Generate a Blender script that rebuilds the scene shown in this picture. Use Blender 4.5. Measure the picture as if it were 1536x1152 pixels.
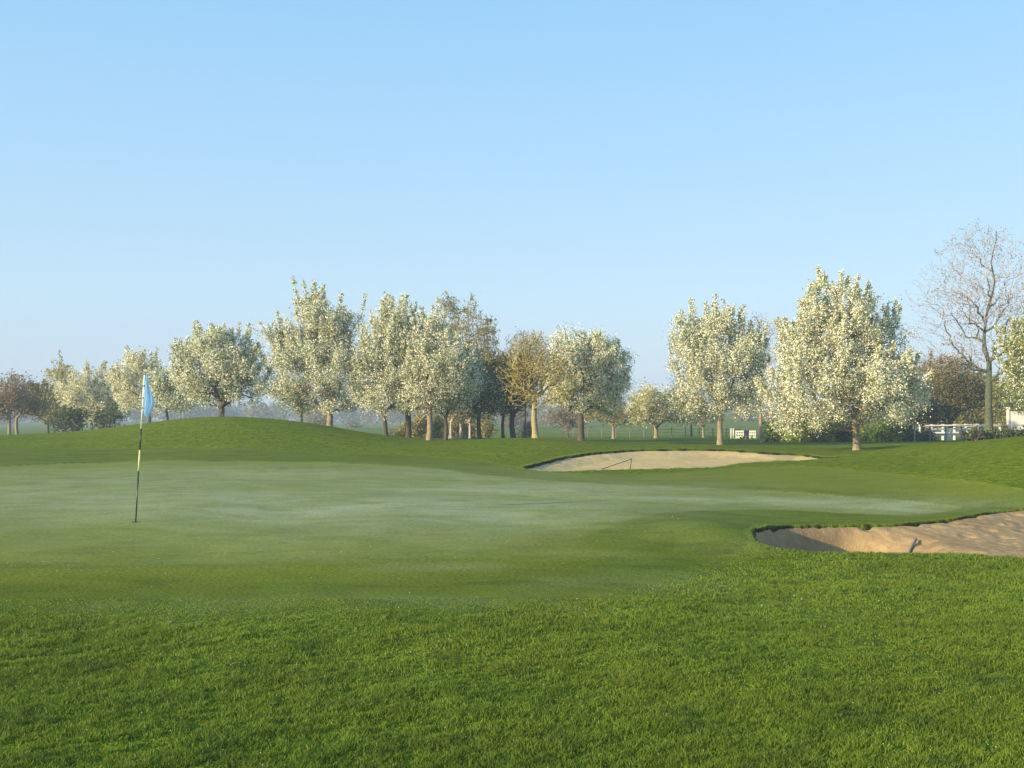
import bpy, math
import numpy as np

# ------------------------------------------------------------------ camera, world, sun, exposure
for o in list(bpy.data.objects):
    bpy.data.objects.remove(o, do_unlink=True)
scene = bpy.context.scene
COL = scene.collection

W0, H0, F, HY, CAMZ = 1536.0, 1152.0, 1600.0, 628.0, 1.6
cam_data = bpy.data.cameras.new('camera')
cam = bpy.data.objects.new('camera', cam_data)
COL.objects.link(cam)
cam.location = (0, 0, CAMZ)
cam.rotation_euler = (math.radians(90), 0, 0)
cam_data.sensor_fit = 'HORIZONTAL'
cam_data.sensor_width = 36
cam_data.lens = 36 * F / W0
cam_data.shift_y = (HY - H0 / 2) / W0
cam_data.clip_start = 0.1
cam_data.clip_end = 6000
scene.camera = cam

SUN_EL = math.radians(14.5)
SUN_TO = np.array([-0.85, -0.53])
SUN_TO = SUN_TO / np.linalg.norm(SUN_TO)
world = bpy.data.worlds.new('World')
scene.world = world
world.use_nodes = True
wn, wl = world.node_tree.nodes, world.node_tree.links
wn.clear()
w_out = wn.new('ShaderNodeOutputWorld')
w_bg = wn.new('ShaderNodeBackground')
w_bg.inputs['Strength'].default_value = 0.15
w_sky = wn.new('ShaderNodeTexSky')
w_sky.sky_type = 'NISHITA'
w_sky.sun_disc = False
w_sky.sun_elevation = SUN_EL
w_sky.sun_rotation = math.atan2(SUN_TO[0], SUN_TO[1])
w_sky.altitude = 50
w_sky.air_density = 1.0
w_sky.dust_density = 0.6
w_sky.ozone_density = 1.6
# morning sky: the physical sky blended with the clear pale gradient of the day (radiance by elevation)
w_tc = wn.new('ShaderNodeTexCoord'); w_sep = wn.new('ShaderNodeSeparateXYZ'); w_rmp = wn.new('ShaderNodeValToRGB')
wl.new(w_tc.outputs['Generated'], w_sep.inputs[0]); wl.new(w_sep.outputs['Z'], w_rmp.inputs['Fac'])
_cr = w_rmp.color_ramp
_cr.elements[0].position = 0.0; _cr.elements[0].color = (0.53, 0.64, 0.85, 1)
_cr.elements[1].position = 1.0; _cr.elements[1].color = (0.16, 0.36, 0.80, 1)
for _p, _c in ((0.05, (0.56, 0.70, 0.90, 1)), (0.11, (0.55, 0.77, 0.95, 1)), (0.23, (0.45, 0.73, 1.0, 1)), (0.36, (0.345, 0.67, 1.0, 1))):
    _e = _cr.elements.new(_p); _e.color = _c
w_scl = wn.new('ShaderNodeVectorMath'); w_scl.operation = 'SCALE'; w_scl.inputs['Scale'].default_value = 3.65
wl.new(w_rmp.outputs['Color'], w_scl.inputs[0])
w_tint = wn.new('ShaderNodeMix'); w_tint.data_type = 'RGBA'; w_tint.inputs['Factor'].default_value = 0.85
wl.new(w_sky.outputs['Color'], w_tint.inputs['A']); wl.new(w_scl.outputs['Vector'], w_tint.inputs['B'])
wl.new(w_tint.outputs['Result'], w_bg.inputs['Color'])
wl.new(w_bg.outputs['Background'], w_out.inputs['Surface'])

sun_data = bpy.data.lights.new('sun', 'SUN')
sun_data.energy = 5.0
sun_data.angle = math.radians(0.6)
sun_data.color = (1.0, 0.80, 0.50)
sun = bpy.data.objects.new('sun', sun_data)
COL.objects.link(sun)
_d = np.array([SUN_TO[0] * math.cos(SUN_EL), SUN_TO[1] * math.cos(SUN_EL), math.sin(SUN_EL)])
sun.location = tuple(_d * 60)
from mathutils import Vector
sun.rotation_euler = Vector(tuple(_d)).to_track_quat('Z', 'Y').to_euler()

scene.view_settings.view_transform = 'Standard'
scene.view_settings.look = 'None'
scene.view_settings.gamma = 1.0
scene.view_settings.use_curve_mapping = False
scene.view_settings.exposure = 0.85
scene.render.engine = 'CYCLES'
scene.cycles.max_bounces = 6
scene.cycles.diffuse_bounces = 3
scene.cycles.transmission_bounces = 4
scene.cycles.volume_bounces = 1
scene.cycles.use_denoising = True

# ------------------------------------------------------------------ helpers
def sstep(a, b, x):
    t = np.clip((x - a) / (b - a), 0, 1)
    return t * t * (3 - 2 * t)

def link(o, parent=None):
    COL.objects.link(o)
    if parent is not None:
        o.parent = parent
    return o

def tag(o, label=None, cat=None, group=None, kind=None):
    if label: o['label'] = label
    if cat: o['category'] = cat
    if group: o['group'] = group
    if kind: o['kind'] = kind
    return o

def empty(name, loc, label, cat, group=None):
    o = bpy.data.objects.new(name, None)
    o.empty_display_size = 0.2
    o.location = tuple(float(v) for v in loc)
    link(o)
    return tag(o, label, cat, group)

def np_mesh(name, verts, faces_flat, sizes, mats, mat_idx=None, smooth=False, fattr=None, vattr=None):
    """verts (n,3); faces_flat 1-D vertex indices; sizes 1-D polygon sizes"""
    me = bpy.data.meshes.new(name)
    verts = np.asarray(verts, dtype=np.float32)
    faces_flat = np.asarray(faces_flat, dtype=np.int32)
    sizes = np.asarray(sizes, dtype=np.int32)
    me.vertices.add(len(verts))
    me.vertices.foreach_set('co', verts.ravel())
    me.loops.add(len(faces_flat))
    me.loops.foreach_set('vertex_index', faces_flat)
    me.polygons.add(len(sizes))
    starts = np.concatenate([[0], np.cumsum(sizes)[:-1]]).astype(np.int32)
    me.polygons.foreach_set('loop_start', starts)
    me.polygons.foreach_set('loop_total', sizes)
    for m in mats:
        me.materials.append(m)
    if mat_idx is not None:
        me.polygons.foreach_set('material_index', np.asarray(mat_idx, dtype=np.int32))
    me.polygons.foreach_set('use_smooth', np.full(len(sizes), smooth, dtype=bool))
    for dom, dct in (('FACE', fattr), ('POINT', vattr)):
        if dct:
            for k, v in dct.items():
                a = me.attributes.new(k, 'FLOAT', dom)
                a.data.foreach_set('value', np.asarray(v, dtype=np.float32))
    me.update(calc_edges=True)
    return me

class MB:
    """collects boxes, tubes and free polygons into one mesh"""
    def __init__(s):
        s.v, s.f, s.m, s.n = [], [], [], 0
    def add(s, verts, faces, m=0):
        verts = np.asarray(verts, float)
        s.v.append(verts)
        for f in faces:
            s.f.append([i + s.n for i in f]); s.m.append(m)
        s.n += len(verts)
    def box(s, c, size, m=0, rz=0.0, bevel=0.0):
        x, y, z = [q / 2 for q in size]
        b = min(bevel, x * .9, y * .9)
        if b > 0:
            ring = [(-x + b, -y), (x - b, -y), (x, -y + b), (x, y - b), (x - b, y), (-x + b, y), (-x, y - b), (-x, -y + b)]
        else:
            ring = [(-x, -y), (x, -y), (x, y), (-x, y)]
        n = len(ring)
        V = np.array([(p[0], p[1], -z) for p in ring] + [(p[0], p[1], z) for p in ring])
        cs, sn = math.cos(rz), math.sin(rz)
        V = np.stack([V[:, 0] * cs - V[:, 1] * sn, V[:, 0] * sn + V[:, 1] * cs, V[:, 2]], 1) + np.array(c)
        F_ = [list(range(n))[::-1], list(range(n, 2 * n))] + [[i, (i + 1) % n, n + (i + 1) % n, n + i] for i in range(n)]
        s.add(V, F_, m)
    def tube(s, pts, radii, n=8, m=0, cap=True):
        V, F_ = tube_geo(np.asarray(pts, float), np.asarray(radii, float), n, cap)
        s.add(V, F_, m)
    def mesh(s, name, mats, smooth=False):
        flat = [i for f in s.f for i in f]
        return np_mesh(name, np.concatenate(s.v), flat, [len(f) for f in s.f], mats, s.m, smooth)
    def build(s, name, mats, parent=None, smooth=False):
        return link(bpy.data.objects.new(name, s.mesh(name, mats, smooth)), parent)

def tube_geo(P, R, n, cap=True, bark=0.0, rng=None):
    k = len(P)
    T = np.gradient(P, axis=0)
    T /= np.linalg.norm(T, axis=1)[:, None] + 1e-9
    ref = np.array([0.0, 1.0, 0.0]) if abs(T[0][1]) < .9 else np.array([1.0, 0, 0])
    V = []
    a = np.arange(n) * 2 * math.pi / n
    for i in range(k):
        u = np.cross(ref, T[i]); u /= np.linalg.norm(u) + 1e-9
        w = np.cross(T[i], u)
        r = R[i] * (1 + (bark * rng.standard_normal(n) if bark else 0))
        V.append(P[i] + np.outer(np.cos(a) * r, u) + np.outer(np.sin(a) * r, w))
    V = np.concatenate(V)
    F_ = []
    for i in range(k - 1):
        for j in range(n):
            F_.append([i * n + j, i * n + (j + 1) % n, (i + 1) * n + (j + 1) % n, (i + 1) * n + j])
    if cap:
        F_.append(list(range(n))[::-1]); F_.append([(k - 1) * n + j for j in range(n)])
    return V, F_

class VNoise:
    """smooth value noise in 2-D"""
    def __init__(s, seed):
        s.g = np.random.default_rng(seed).random((256, 256)) * 2 - 1
    def __call__(s, x, y):
        xi, yi = np.floor(x).astype(int), np.floor(y).astype(int)
        fx, fy = x - xi, y - yi
        fx, fy = fx * fx * (3 - 2 * fx), fy * fy * (3 - 2 * fy)
        g = s.g
        a, b = g[xi & 255, yi & 255], g[(xi + 1) & 255, yi & 255]
        c, d = g[xi & 255, (yi + 1) & 255], g[(xi + 1) & 255, (yi + 1) & 255]
        return (a * (1 - fx) + b * fx) * (1 - fy) + (c * (1 - fx) + d * fx) * fy
VN = VNoise(3)

def nodes_of(name):
    m = bpy.data.materials.new(name)
    m.use_nodes = True
    nt = m.node_tree
    nt.nodes.clear()
    out = nt.nodes.new('ShaderNodeOutputMaterial')
    return m, nt, out

class G:
    """tiny node-graph helper"""
    def __init__(s, nt): s.nt = nt
    def n(s, t, **kw):
        nd = s.nt.nodes.new(t)
        for k, v in kw.items(): setattr(nd, k, v)
        return nd
    def l(s, a, b): s.nt.links.new(a, b)
    def setin(s, sock, v):
        if hasattr(v, 'links') or isinstance(v, bpy.types.NodeSocket): s.l(v, sock)
        else: sock.default_value = v
    def math(s, op, a, b=0.0, c=None, clamp=False):
        nd = s.n('ShaderNodeMath', operation=op); nd.use_clamp = clamp
        s.setin(nd.inputs[0], a); s.setin(nd.inputs[1], b)
        if c is not None: s.setin(nd.inputs[2], c)
        return nd.outputs[0]
    def mix(s, f, a, b, blend='MIX'):
        nd = s.n('ShaderNodeMix', data_type='RGBA', blend_type=blend)
        s.setin(nd.inputs['Factor'], f); s.setin(nd.inputs['A'], a if not isinstance(a, tuple) else (*a, 1)); s.setin(nd.inputs['B'], b if not isinstance(b, tuple) else (*b, 1))
        return nd.outputs['Result']
    def noise(s, vec, scale, detail=3.0, rough=.55, dist=0.0):
        nd = s.n('ShaderNodeTexNoise')
        nd.inputs['Scale'].default_value = scale; nd.inputs['Detail'].default_value = detail
        nd.inputs['Roughness'].default_value = rough; nd.inputs['Distortion'].default_value = dist
        s.l(vec, nd.inputs['Vector'])
        return nd.outputs['Fac']
    def ramp(s, v, lo, hi, a=0.0, b=1.0, smooth=False):
        nd = s.n('ShaderNodeMapRange')
        if smooth: nd.interpolation_type = 'SMOOTHSTEP'
        s.l(v, nd.inputs['Value'])
        nd.inputs['From Min'].default_value = lo; nd.inputs['From Max'].default_value = hi
        nd.inputs['To Min'].default_value = a; nd.inputs['To Max'].default_value = b
        return nd.outputs['Result']
    def attr(s, name):
        nd = s.n('ShaderNodeAttribute'); nd.attribute_name = name
        return nd.outputs['Fac']
    def coord(s, which='Object', scale=None, rot=None):
        tc = s.n('ShaderNodeTexCoord')
        if scale is None and rot is None: return tc.outputs[which]
        mp = s.n('ShaderNodeMapping')
        if scale: mp.inputs['Scale'].default_value = scale
        if rot: mp.inputs['Rotation'].default_value = rot
        s.l(tc.outputs[which], mp.inputs['Vector'])
        return mp.outputs['Vector']

def simple_mat(name, col, rough=.8, noise=.15, scale=8.0, bump=0.0, spec=.3):
    m, nt, out = nodes_of(name); g = G(nt)
    b = g.n('ShaderNodeBsdfPrincipled')
    v = g.coord('Object')
    nz = g.noise(v, scale, 4)
    lo = tuple(c * (1 - noise) for c in col); hi = tuple(min(1, c * (1 + noise)) for c in col)
    g.l(g.mix(g.ramp(nz, .3, .7), lo, hi), b.inputs['Base Color'])
    b.inputs['Roughness'].default_value = rough
    b.inputs['Specular IOR Level'].default_value = spec
    if bump:
        bp = g.n('ShaderNodeBump'); bp.inputs['Strength'].default_value = bump; bp.inputs['Distance'].default_value = .02
        g.l(nz, bp.inputs['Height']); g.l(bp.outputs['Normal'], b.inputs['Normal'])
    g.l(b.outputs[0], out.inputs['Surface'])
    return m

def leaf_mat(name, dark, light, trans=.35, third=None, rough=.6):
    """leaf or petal: tint attribute picks between dark and light, part of the light passes through"""
    m, nt, out = nodes_of(name); g = G(nt)
    t = g.attr('tint')
    c = g.mix(t, dark, light)
    if third is not None:
        v = g.coord('Object'); c = g.mix(g.ramp(g.noise(v, .9, 2), .42, .62), c, g.mix(.55, c, third))
    d = g.n('ShaderNodeBsdfPrincipled'); g.l(c, d.inputs['Base Color'])
    d.inputs['Roughness'].default_value = rough; d.inputs['Specular IOR Level'].default_value = .2
    tr = g.n('ShaderNodeBsdfTranslucent'); g.l(c, tr.inputs['Color'])
    mx = g.n('ShaderNodeMixShader'); mx.inputs[0].default_value = trans
    g.l(d.outputs[0], mx.inputs[1]); g.l(tr.outputs[0], mx.inputs[2]); g.l(mx.outputs[0], out.inputs['Surface'])
    return m

# ------------------------------------------------------------------ terrain height
def P(px, py, d):
    return ((px - 768) / F * d, d, CAMZ - (py - HY) / F * d)

ctrl = []
for x in (-14, -6, -2, 2, 6, 14):
    for y in (-4, 0, 4, 6.5): ctrl.append((x, y, 0.0))
for px, py, d in [
    (-300, 1050, 6), (100, 920, 8.65), (500, 920, 8.65), (900, 920, 8.65), (1300, 915, 8.7), (1700, 915, 8.8),
    (0, 850, 11.2), (400, 848, 11.2), (800, 850, 11.2), (1000, 855, 11.0),
    (-300, 782, 15), (0, 782, 15), (203, 782, 15), (500, 782, 15), (800, 785, 15), (950, 785, 14.9),
    (-300, 740, 20), (0, 740, 20), (300, 738, 20), (600, 742, 19.8), (850, 750, 19), (1050, 760, 18),
    (-300, 715, 25), (100, 715, 25), (400, 712, 25.4), (600, 716, 24.8),
    (-400, 703, 29), (0, 700, 29.5), (300, 692, 31), (560, 697, 30), (700, 710, 26.8), (900, 727, 23.4), (1100, 735, 21.8), (1250, 745, 20.5), (1435, 762, 18.8),
    # near bunker surroundings
    (1132, 806, 14.4), (1140, 822, 13.3), (1200, 833, 12.7), (1300, 835, 12.6), (1420, 837, 12.5), (1536, 842, 12.2), (1750, 850, 12.0),
    (1150, 793, 15.4), (1250, 791, 16.0), (1350, 788, 16.5), (1430, 780, 17.2), (1480, 771, 17.8), (1536, 765, 18.4), (1700, 757, 19),
    (1200, 860, 11.2), (1450, 862, 11.2), (1040, 810, 13.7),
    # right mound
    (1536, 735, 19.8), (1400, 718, 22.5), (1300, 708, 25.5), (1200, 701, 28.6),
    (1536, 700, 21.8), (1536, 675, 23.6), (1536, 660, 26), (1700, 648, 26.5), (1440, 690, 25.5), (1440, 666, 29.5), (1360, 680, 29.5), (1360, 671, 32), (1290, 683, 32),
    (1700, 658, 34), (1536, 664, 34), (1440, 667, 37), (1330, 674, 40), (2000, 640, 27), (2000, 700, 22),
    # far bunker surroundings
    (788, 704, 29), (820, 709, 28.4), (950, 707, 29), (1090, 700, 31.3), (1243, 688, 34.5),
    (850, 687, 33.2), (950, 676.5, 36.2), (1080, 675, 37.5), (1150, 679, 37.3),
    (950, 668, 43), (1080, 668, 48), (1180, 671, 45), (1285, 675, 41), (1000, 662, 56), (1200, 664, 56), (1350, 665, 52),
    # slope behind the green
    (-400, 690, 36), (0, 681, 36), (200, 676, 37), (300, 671, 37), (450, 674, 37), (600, 680, 36), (700, 686, 34), (760, 680, 35),
    # ridge line
    (-700, 655, 45), (-300, 657, 45), (0, 658, 45), (60, 657.5, 45), (100, 656, 45), (150, 650, 45), (205, 642, 45), (250, 634.5, 45), (300, 629.5, 45), (340, 628, 45), (400, 631, 45), (450, 636, 45),
    (500, 644, 45), (545, 651, 45), (600, 660, 45), (650, 664.5, 45), (700, 662, 44), (750, 659, 43), (790, 658, 43), (830, 660, 43), (870, 663.5, 43),
    (-300, 657, 58), (0, 657, 60), (250, 640, 57), (340, 634, 56), (450, 643, 56), (600, 658, 57), (800, 658, 56), (900, 663, 56),
]:
    ctrl.append(P(px, py, d))
for px in (-900, -400, 0, 300, 600, 900, 1200, 1500, 1900):
    for d, z in ((75, .15), (100, -.1), (150, -.3)):
        if d == 75 and px > 850: z = .22
        ctrl.append(((px - 768) / F * d, d, z))
ctrl = np.array(ctrl)

def warp(x, y):
    yy = np.maximum(y, -5) + 9.0
    return x / yy * 1.9, np.log(yy) * 1.1

def _phi(r2):
    return np.where(r2 > 1e-12, r2 * np.log(np.maximum(r2, 1e-12)), 0.0)

_cu, _cv = warp(ctrl[:, 0], ctrl[:, 1])
_n = len(ctrl)
_K = _phi((_cu[:, None] - _cu[None]) ** 2 + (_cv[:, None] - _cv[None]) ** 2)
_A = np.zeros((_n + 3, _n + 3))
_A[:_n, :_n] = _K + 0.0015 * np.eye(_n)
_A[:_n, _n] = 1; _A[:_n, _n + 1] = _cu; _A[:_n, _n + 2] = _cv
_A[_n:, :_n] = _A[:_n, _n:].T
_sol = np.linalg.solve(_A, np.concatenate([ctrl[:, 2], [0, 0, 0]]))

def tps(x, y):
    x = np.asarray(x, float); y = np.asarray(y, float)
    sh = np.broadcast(x, y).shape
    x = np.broadcast_to(x, sh).ravel(); y = np.broadcast_to(y, sh).ravel()
    out = np.empty(len(x))
    for s in range(0, len(x), 60000):
        u, v = warp(x[s:s + 60000], y[s:s + 60000])
        r2 = (u[:, None] - _cu[None]) ** 2 + (v[:, None] - _cv[None]) ** 2
        out[s:s + 60000] = _phi(r2) @ _sol[:_n] + _sol[_n] + _sol[_n + 1] * u + _sol[_n + 2] * v
    return out.reshape(sh)

def base_z(x, y):
    """turf height without bunkers"""
    x = np.asarray(x, float); y = np.asarray(y, float)
    xc = np.clip(x, -1.1 * (np.maximum(y, 0) + 9), 1.1 * (np.maximum(y, 0) + 9))
    z = tps(xc, np.clip(y, -4, 150))
    z = np.where(y < 4, z * sstep(-4, 4, y), z)
    k = sstep(110, 170, y)
    far = -.3 + 3.2 * np.exp(-(((x - 75) / 60) ** 2 + ((y - 230) / 55) ** 2)) + .4 * VN(x / 60, y / 60) * sstep(150, 260, y)
    z = z * (1 - k) + far * k
    z = z + .19 * np.exp(-(((x - 2.75) / .75) ** 2 + ((y - 13.9) / 1.3) ** 2))   # shoulder added to throw shade into the left end of the near bunker
    return z + .02 * VN(x / 1.7, y / 1.7) * sstep(3, 8, y) + .006 * VN(x / .45 + 9, y / .45)

def hit(px, py, d0):
    """where the ray through a photo pixel meets the turf, near the depth d0"""
    d = np.linspace(d0 * .75, d0 * 1.3, 240)
    x = (px - 768) / F * d
    ray = CAMZ - (py - HY) / F * d
    diff = base_z(x, d) - ray
    sgn = np.where((diff[:-1] < 0) & (diff[1:] >= 0))[0]
    if len(sgn):
        i = sgn[np.argmin(abs(d[sgn] - d0))]
        t = diff[i] / (diff[i] - diff[i + 1])
        dd = d[i] + t * (d[i + 1] - d[i])
    else:
        dd = d[np.argmin(abs(diff))]
    return (px - 768) / F * dd, dd

def spline(pts, k=8):
    """closed Catmull-Rom"""
    P_ = np.array(pts); n = len(P_); out = []
    for i in range(n):
        a, b, c, d = P_[(i - 1) % n], P_[i], P_[(i + 1) % n], P_[(i + 2) % n]
        for j in range(k):
            t = j / k
            out.append(.5 * (2 * b + (c - a) * t + (2 * a - 5 * b + 4 * c - d) * t * t + (3 * b - a - 3 * c + d) * t ** 3))
    return np.array(out)

def sdf(poly, x, y, far=4.0):
    """signed distance to a closed polygon, negative inside"""
    x = np.asarray(x, float).ravel(); y = np.asarray(y, float).ravel()
    out = np.empty(len(x))
    A = poly; B = np.roll(poly, -1, 0)
    for s in range(0, len(x), 40000):
        X = x[s:s + 40000, None]; Y = y[s:s + 40000, None]
        ex, ey = (B - A)[:, 0], (B - A)[:, 1]
        wx, wy = X - A[:, 0], Y - A[:, 1]
        t = np.clip((wx * ex + wy * ey) / (ex * ex + ey * ey + 1e-12), 0, 1)
        d2 = ((wx - t * ex) ** 2 + (wy - t * ey) ** 2).min(1)
        c1 = (A[:, 1] > Y) != (B[:, 1] > Y)
        xi = A[:, 0] + (Y - A[:, 1]) * ex / np.where(abs(ey) < 1e-12, 1e-12, ey)
        inside = ((c1 & (X < xi)).sum(1) % 2) == 1
        out[s:s + 40000] = np.sqrt(d2) * np.where(inside, -1, 1)
    return out

def outline(lst, k=8):
    return spline([hit(*p) for p in lst], k)

GREEN = outline([(-500, 702, 29), (-200, 702, 29), (0, 700, 29.5), (150, 694, 30.5), (300, 691.5, 31), (430, 693, 30.6), (560, 697, 30), (640, 703, 28.5), (700, 711, 26.8), (800, 720, 25), (900, 727, 23.4), (1000, 731, 22.6), (1100, 735, 21.8), (1250, 744, 20.5),
                 (1350, 752, 19.7), (1438, 763, 18.8), (1350, 773, 17.8), (1200, 767, 17.7), (1100, 766, 17.6), (1010, 769, 17.2), (950, 779, 16), (900, 795, 14.5), (820, 818, 13.0), (700, 838, 11.9),
                 (500, 848, 11.3), (250, 850, 11.2), (0, 852, 11.2), (-300, 855, 11.1), (-600, 850, 11.5)])
FRINGE = outline([(-500, 675, 38), (0, 674, 38), (200, 673, 38), (400, 676, 37), (600, 683, 35), (700, 690, 33), (780, 704, 29), (880, 712, 27.6), (1000, 710, 28), (1100, 703, 30), (1200, 701, 28.6), (1300, 708, 25.5),
                  (1400, 718, 22.5), (1536, 736, 19.8), (1750, 752, 19.3), (1700, 757, 18.9), (1536, 764, 18.5), (1430, 781, 17), (1350, 787, 16.5), (1250, 790, 16), (1150, 792, 15.4), (1128, 806, 14.4), (1110, 830, 12.8),
                  (1040, 862, 10.8), (950, 890, 9.6), (800, 910, 8.9), (500, 918, 8.65), (0, 922, 8.55), (-500, 928, 8.4), (-900, 800, 13)], 6)
BUNK_NEAR = outline([(1131, 806, 14.4), (1138, 796, 15.1), (1165, 791, 15.6), (1250, 790, 16), (1350, 788, 16.5), (1430, 780, 17.2), (1480, 771, 17.8), (1536, 765, 18.4), (1620, 760, 18.9), (1720, 766, 18.0), (1760, 800, 15),
                     (1720, 842, 12.4), (1620, 845, 12.1), (1536, 841, 12.3), (1420, 836, 12.5), (1360, 836, 12.55), (1300, 835, 12.6), (1210, 833, 12.7), (1155, 824, 13.2)], 8)
BUNK_FAR = outline([(788, 704, 29), (800, 699, 30), (850, 687, 33.2), (900, 680, 35.2), (950, 676.5, 36.2), (1020, 675, 37), (1080, 675.5, 37.5), (1150, 680, 37.3), (1210, 683.5, 36.6), (1262, 687.5, 35.4),
                    (1180, 693, 33), (1110, 697, 31.9), (1080, 702, 30.8), (1000, 705, 29.6), (950, 706.5, 29), (880, 708, 28.7), (820, 709, 28.4)], 8)

def terrain_z(x, y, full=False):
    x = np.asarray(x, float); y = np.asarray(y, float); sh = x.shape
    x = x.ravel(); y = y.ravel()
    z = base_z(x, y)
    sg = np.full(len(x), 9.0); sf = np.full(len(x), 9.0); b1 = np.full(len(x), 9.0); b2 = np.full(len(x), 9.0)
    m = (y > 6) & (y < 50) & (abs(x) < 60)
    sg[m] = sdf(GREEN, x[m], y[m]); sf[m] = sdf(FRINGE, x[m], y[m])
    m = (y > 11) & (y < 21) & (x > 2) & (x < 14)
    b1[m] = sdf(BUNK_NEAR, x[m], y[m])
    m = (y > 26) & (y < 40) & (x > -2) & (x < 13)
    b2[m] = sdf(BUNK_FAR, x[m], y[m])
    e1 = b1 + .015 * VN(x * 4, y * 4) + .015 * VN(x * 13, y * 13)
    e2 = b2 + .06 * VN(x * 3, y * 3) + .05 * VN(x * 9, y * 9)
    z = z + .02 * sstep(0, .05, sg) + .012 * sstep(0, .3, sf) * (y > 12)
    lip = .006 * np.exp(-(b1 / .35) ** 2) + .01 * np.exp(-(b2 / .5) ** 2)
    z = z + lip - .62 * sstep(0.0, -.09, e1) - .5 * sstep(0, -.16, e2)
    return (z.reshape(sh), sg, sf, b1, b2) if full else z.reshape(sh)

# ------------------------------------------------------------------ turf material
def turf_material():
    m, nt, out = nodes_of('turf'); g = G(nt)
    v = g.coord('Object')
    dew = g.attr('dew')
    k_green, k_fringe, soil_shade = g.attr('kg'), g.attr('kf'), g.attr('soil_shade')
    big = g.noise(v, .35, 3); mid = g.noise(v, 2.2, 4); fine = g.noise(v, 22.0, 3, .7); hair = g.noise(v, 120.0, 2, .7)
    rough = g.mix(g.ramp(mid, .3, .7), (.092, .150, .004), (.135, .200, .006))
    rough = g.mix(g.ramp(big, .35, .65), rough, g.mix(.5, rough, (.165, .205, .007)))
    fr = g.mix(g.ramp(mid, .3, .7), (.088, .136, .005), (.120, .166, .006))
    fr = g.mix(g.ramp(big, .4, .7), fr, g.mix(.45, fr, (.130, .135, .008)))
    gr = g.mix(g.ramp(mid, .3, .7), (.162, .210, .030), (.190, .232, .038))
    gr = g.mix(g.ramp(big, .4, .65), gr, g.mix(.5, gr, (.155, .165, .028)))
    tuft = g.noise(v, 5.5, 4, .7)
    rough = g.mix(g.ramp(tuft, .50, .62), rough, g.mix(.85, rough, (.055, .092, .003)))
    rough = g.mix(g.ramp(tuft, .46, .30), rough, g.mix(.6, rough, (.205, .245, .010)))
    vb = g.coord('Object', (.5, 1.4, 1), (0, 0, .25))
    brush = g.noise(vb, 1.3, 4, .65, .8)
    fr = g.mix(g.ramp(brush, .50, .68), fr, g.mix(.6, fr, (.040, .070, .004)))
    fr = g.mix(g.ramp(brush, .48, .32), fr, g.mix(.5, fr, (.115, .150, .014)))
    gr = g.mix(g.ramp(brush, .50, .66), gr, g.mix(.5, gr, (.085, .125, .020)))
    gr = g.mix(g.ramp(brush, .46, .30), gr, g.mix(.5, gr, (.180, .210, .045)))
    fr = g.mix(g.attr('tone'), fr, g.mix(.6, fr, (.17, .20, .010)))
    c = g.mix(k_fringe, rough, fr)
    c = g.mix(k_green, c, gr)
    # dew lies in streaks brushed across the green
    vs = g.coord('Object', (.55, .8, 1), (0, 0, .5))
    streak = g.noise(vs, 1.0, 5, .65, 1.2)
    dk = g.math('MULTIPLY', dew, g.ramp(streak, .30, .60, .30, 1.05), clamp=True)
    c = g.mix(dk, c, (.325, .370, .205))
    c = g.mix(soil_shade, c, (.028, .028, .009))  # cut soil and the shade under overhanging turf, painted into the colour
    tex = g.math('ADD', g.ramp(fine, .25, .75, .72, 1.28), g.ramp(hair, .25, .75, -.15, .15))
    tcol = g.n('ShaderNodeCombineColor')
    for i in range(3): g.l(tex, tcol.inputs[i])
    c = g.mix(1.0, c, tcol.outputs[0], 'MULTIPLY')
    b = g.n('ShaderNodeBsdfPrincipled'); g.l(c, b.inputs['Base Color'])
    b.inputs['Roughness'].default_value = .9; b.inputs['Specular IOR Level'].default_value = .02
    bp = g.n('ShaderNodeBump'); bp.inputs['Distance'].default_value = .05
    tw = g.ramp(k_fringe, 0, 1, 2.2, .0)
    g.l(g.math('ADD', g.math('ADD', fine, g.math('MULTIPLY', mid, .8)), g.math('MULTIPLY', tuft, tw)), bp.inputs['Height'])
    g.l(g.math('MULTIPLY', g.ramp(k_green, 0, 1, 1.0, .35), g.ramp(k_fringe, 0, 1, .75, .32)), bp.inputs['Strength'])
    g.l(bp.outputs['Normal'], b.inputs['Normal']); g.l(b.outputs[0], out.inputs['Surface'])
    return m
TURF = turf_material()

def sand_material(name, a, b_, c_):
    m, nt, out = nodes_of(name); g = G(nt)
    v = g.coord('Object')
    big = g.noise(v, .8, 3); mid = g.noise(v, 7, 4, .6); fine = g.noise(v, 55, 3, .7)
    c = g.mix(g.ramp(mid, .3, .7), a, b_)
    c = g.mix(g.ramp(big, .4, .65), c, g.mix(.6, c, c_))
    c = g.mix(g.ramp(fine, .55, .75), c, g.mix(.35, c, (.16, .12, .08)))
    b = g.n('ShaderNodeBsdfPrincipled'); g.l(c, b.inputs['Base Color'])
    b.inputs['Roughness'].default_value = .95; b.inputs['Specular IOR Level'].default_value = .1
    bp = g.n('ShaderNodeBump'); bp.inputs['Distance'].default_value = .05; bp.inputs['Strength'].default_value = .6
    g.l(g.math('ADD', mid, g.math('MULTIPLY', fine, .4)), bp.inputs['Height'])
    g.l(bp.outputs['Normal'], b.inputs['Normal']); g.l(b.outputs[0], out.inputs['Surface'])
    return m

# ------------------------------------------------------------------ terrain sheet (split into structure objects by zone)
def row_positions():
    ys = [-4.0, -2.0, 0.0, 1.5, 2.6]
    y = 3.2
    while y < 1400:
        ys.append(y)
        y += max(.045, y * y / 4200.0)
    return np.array(ys)

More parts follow.
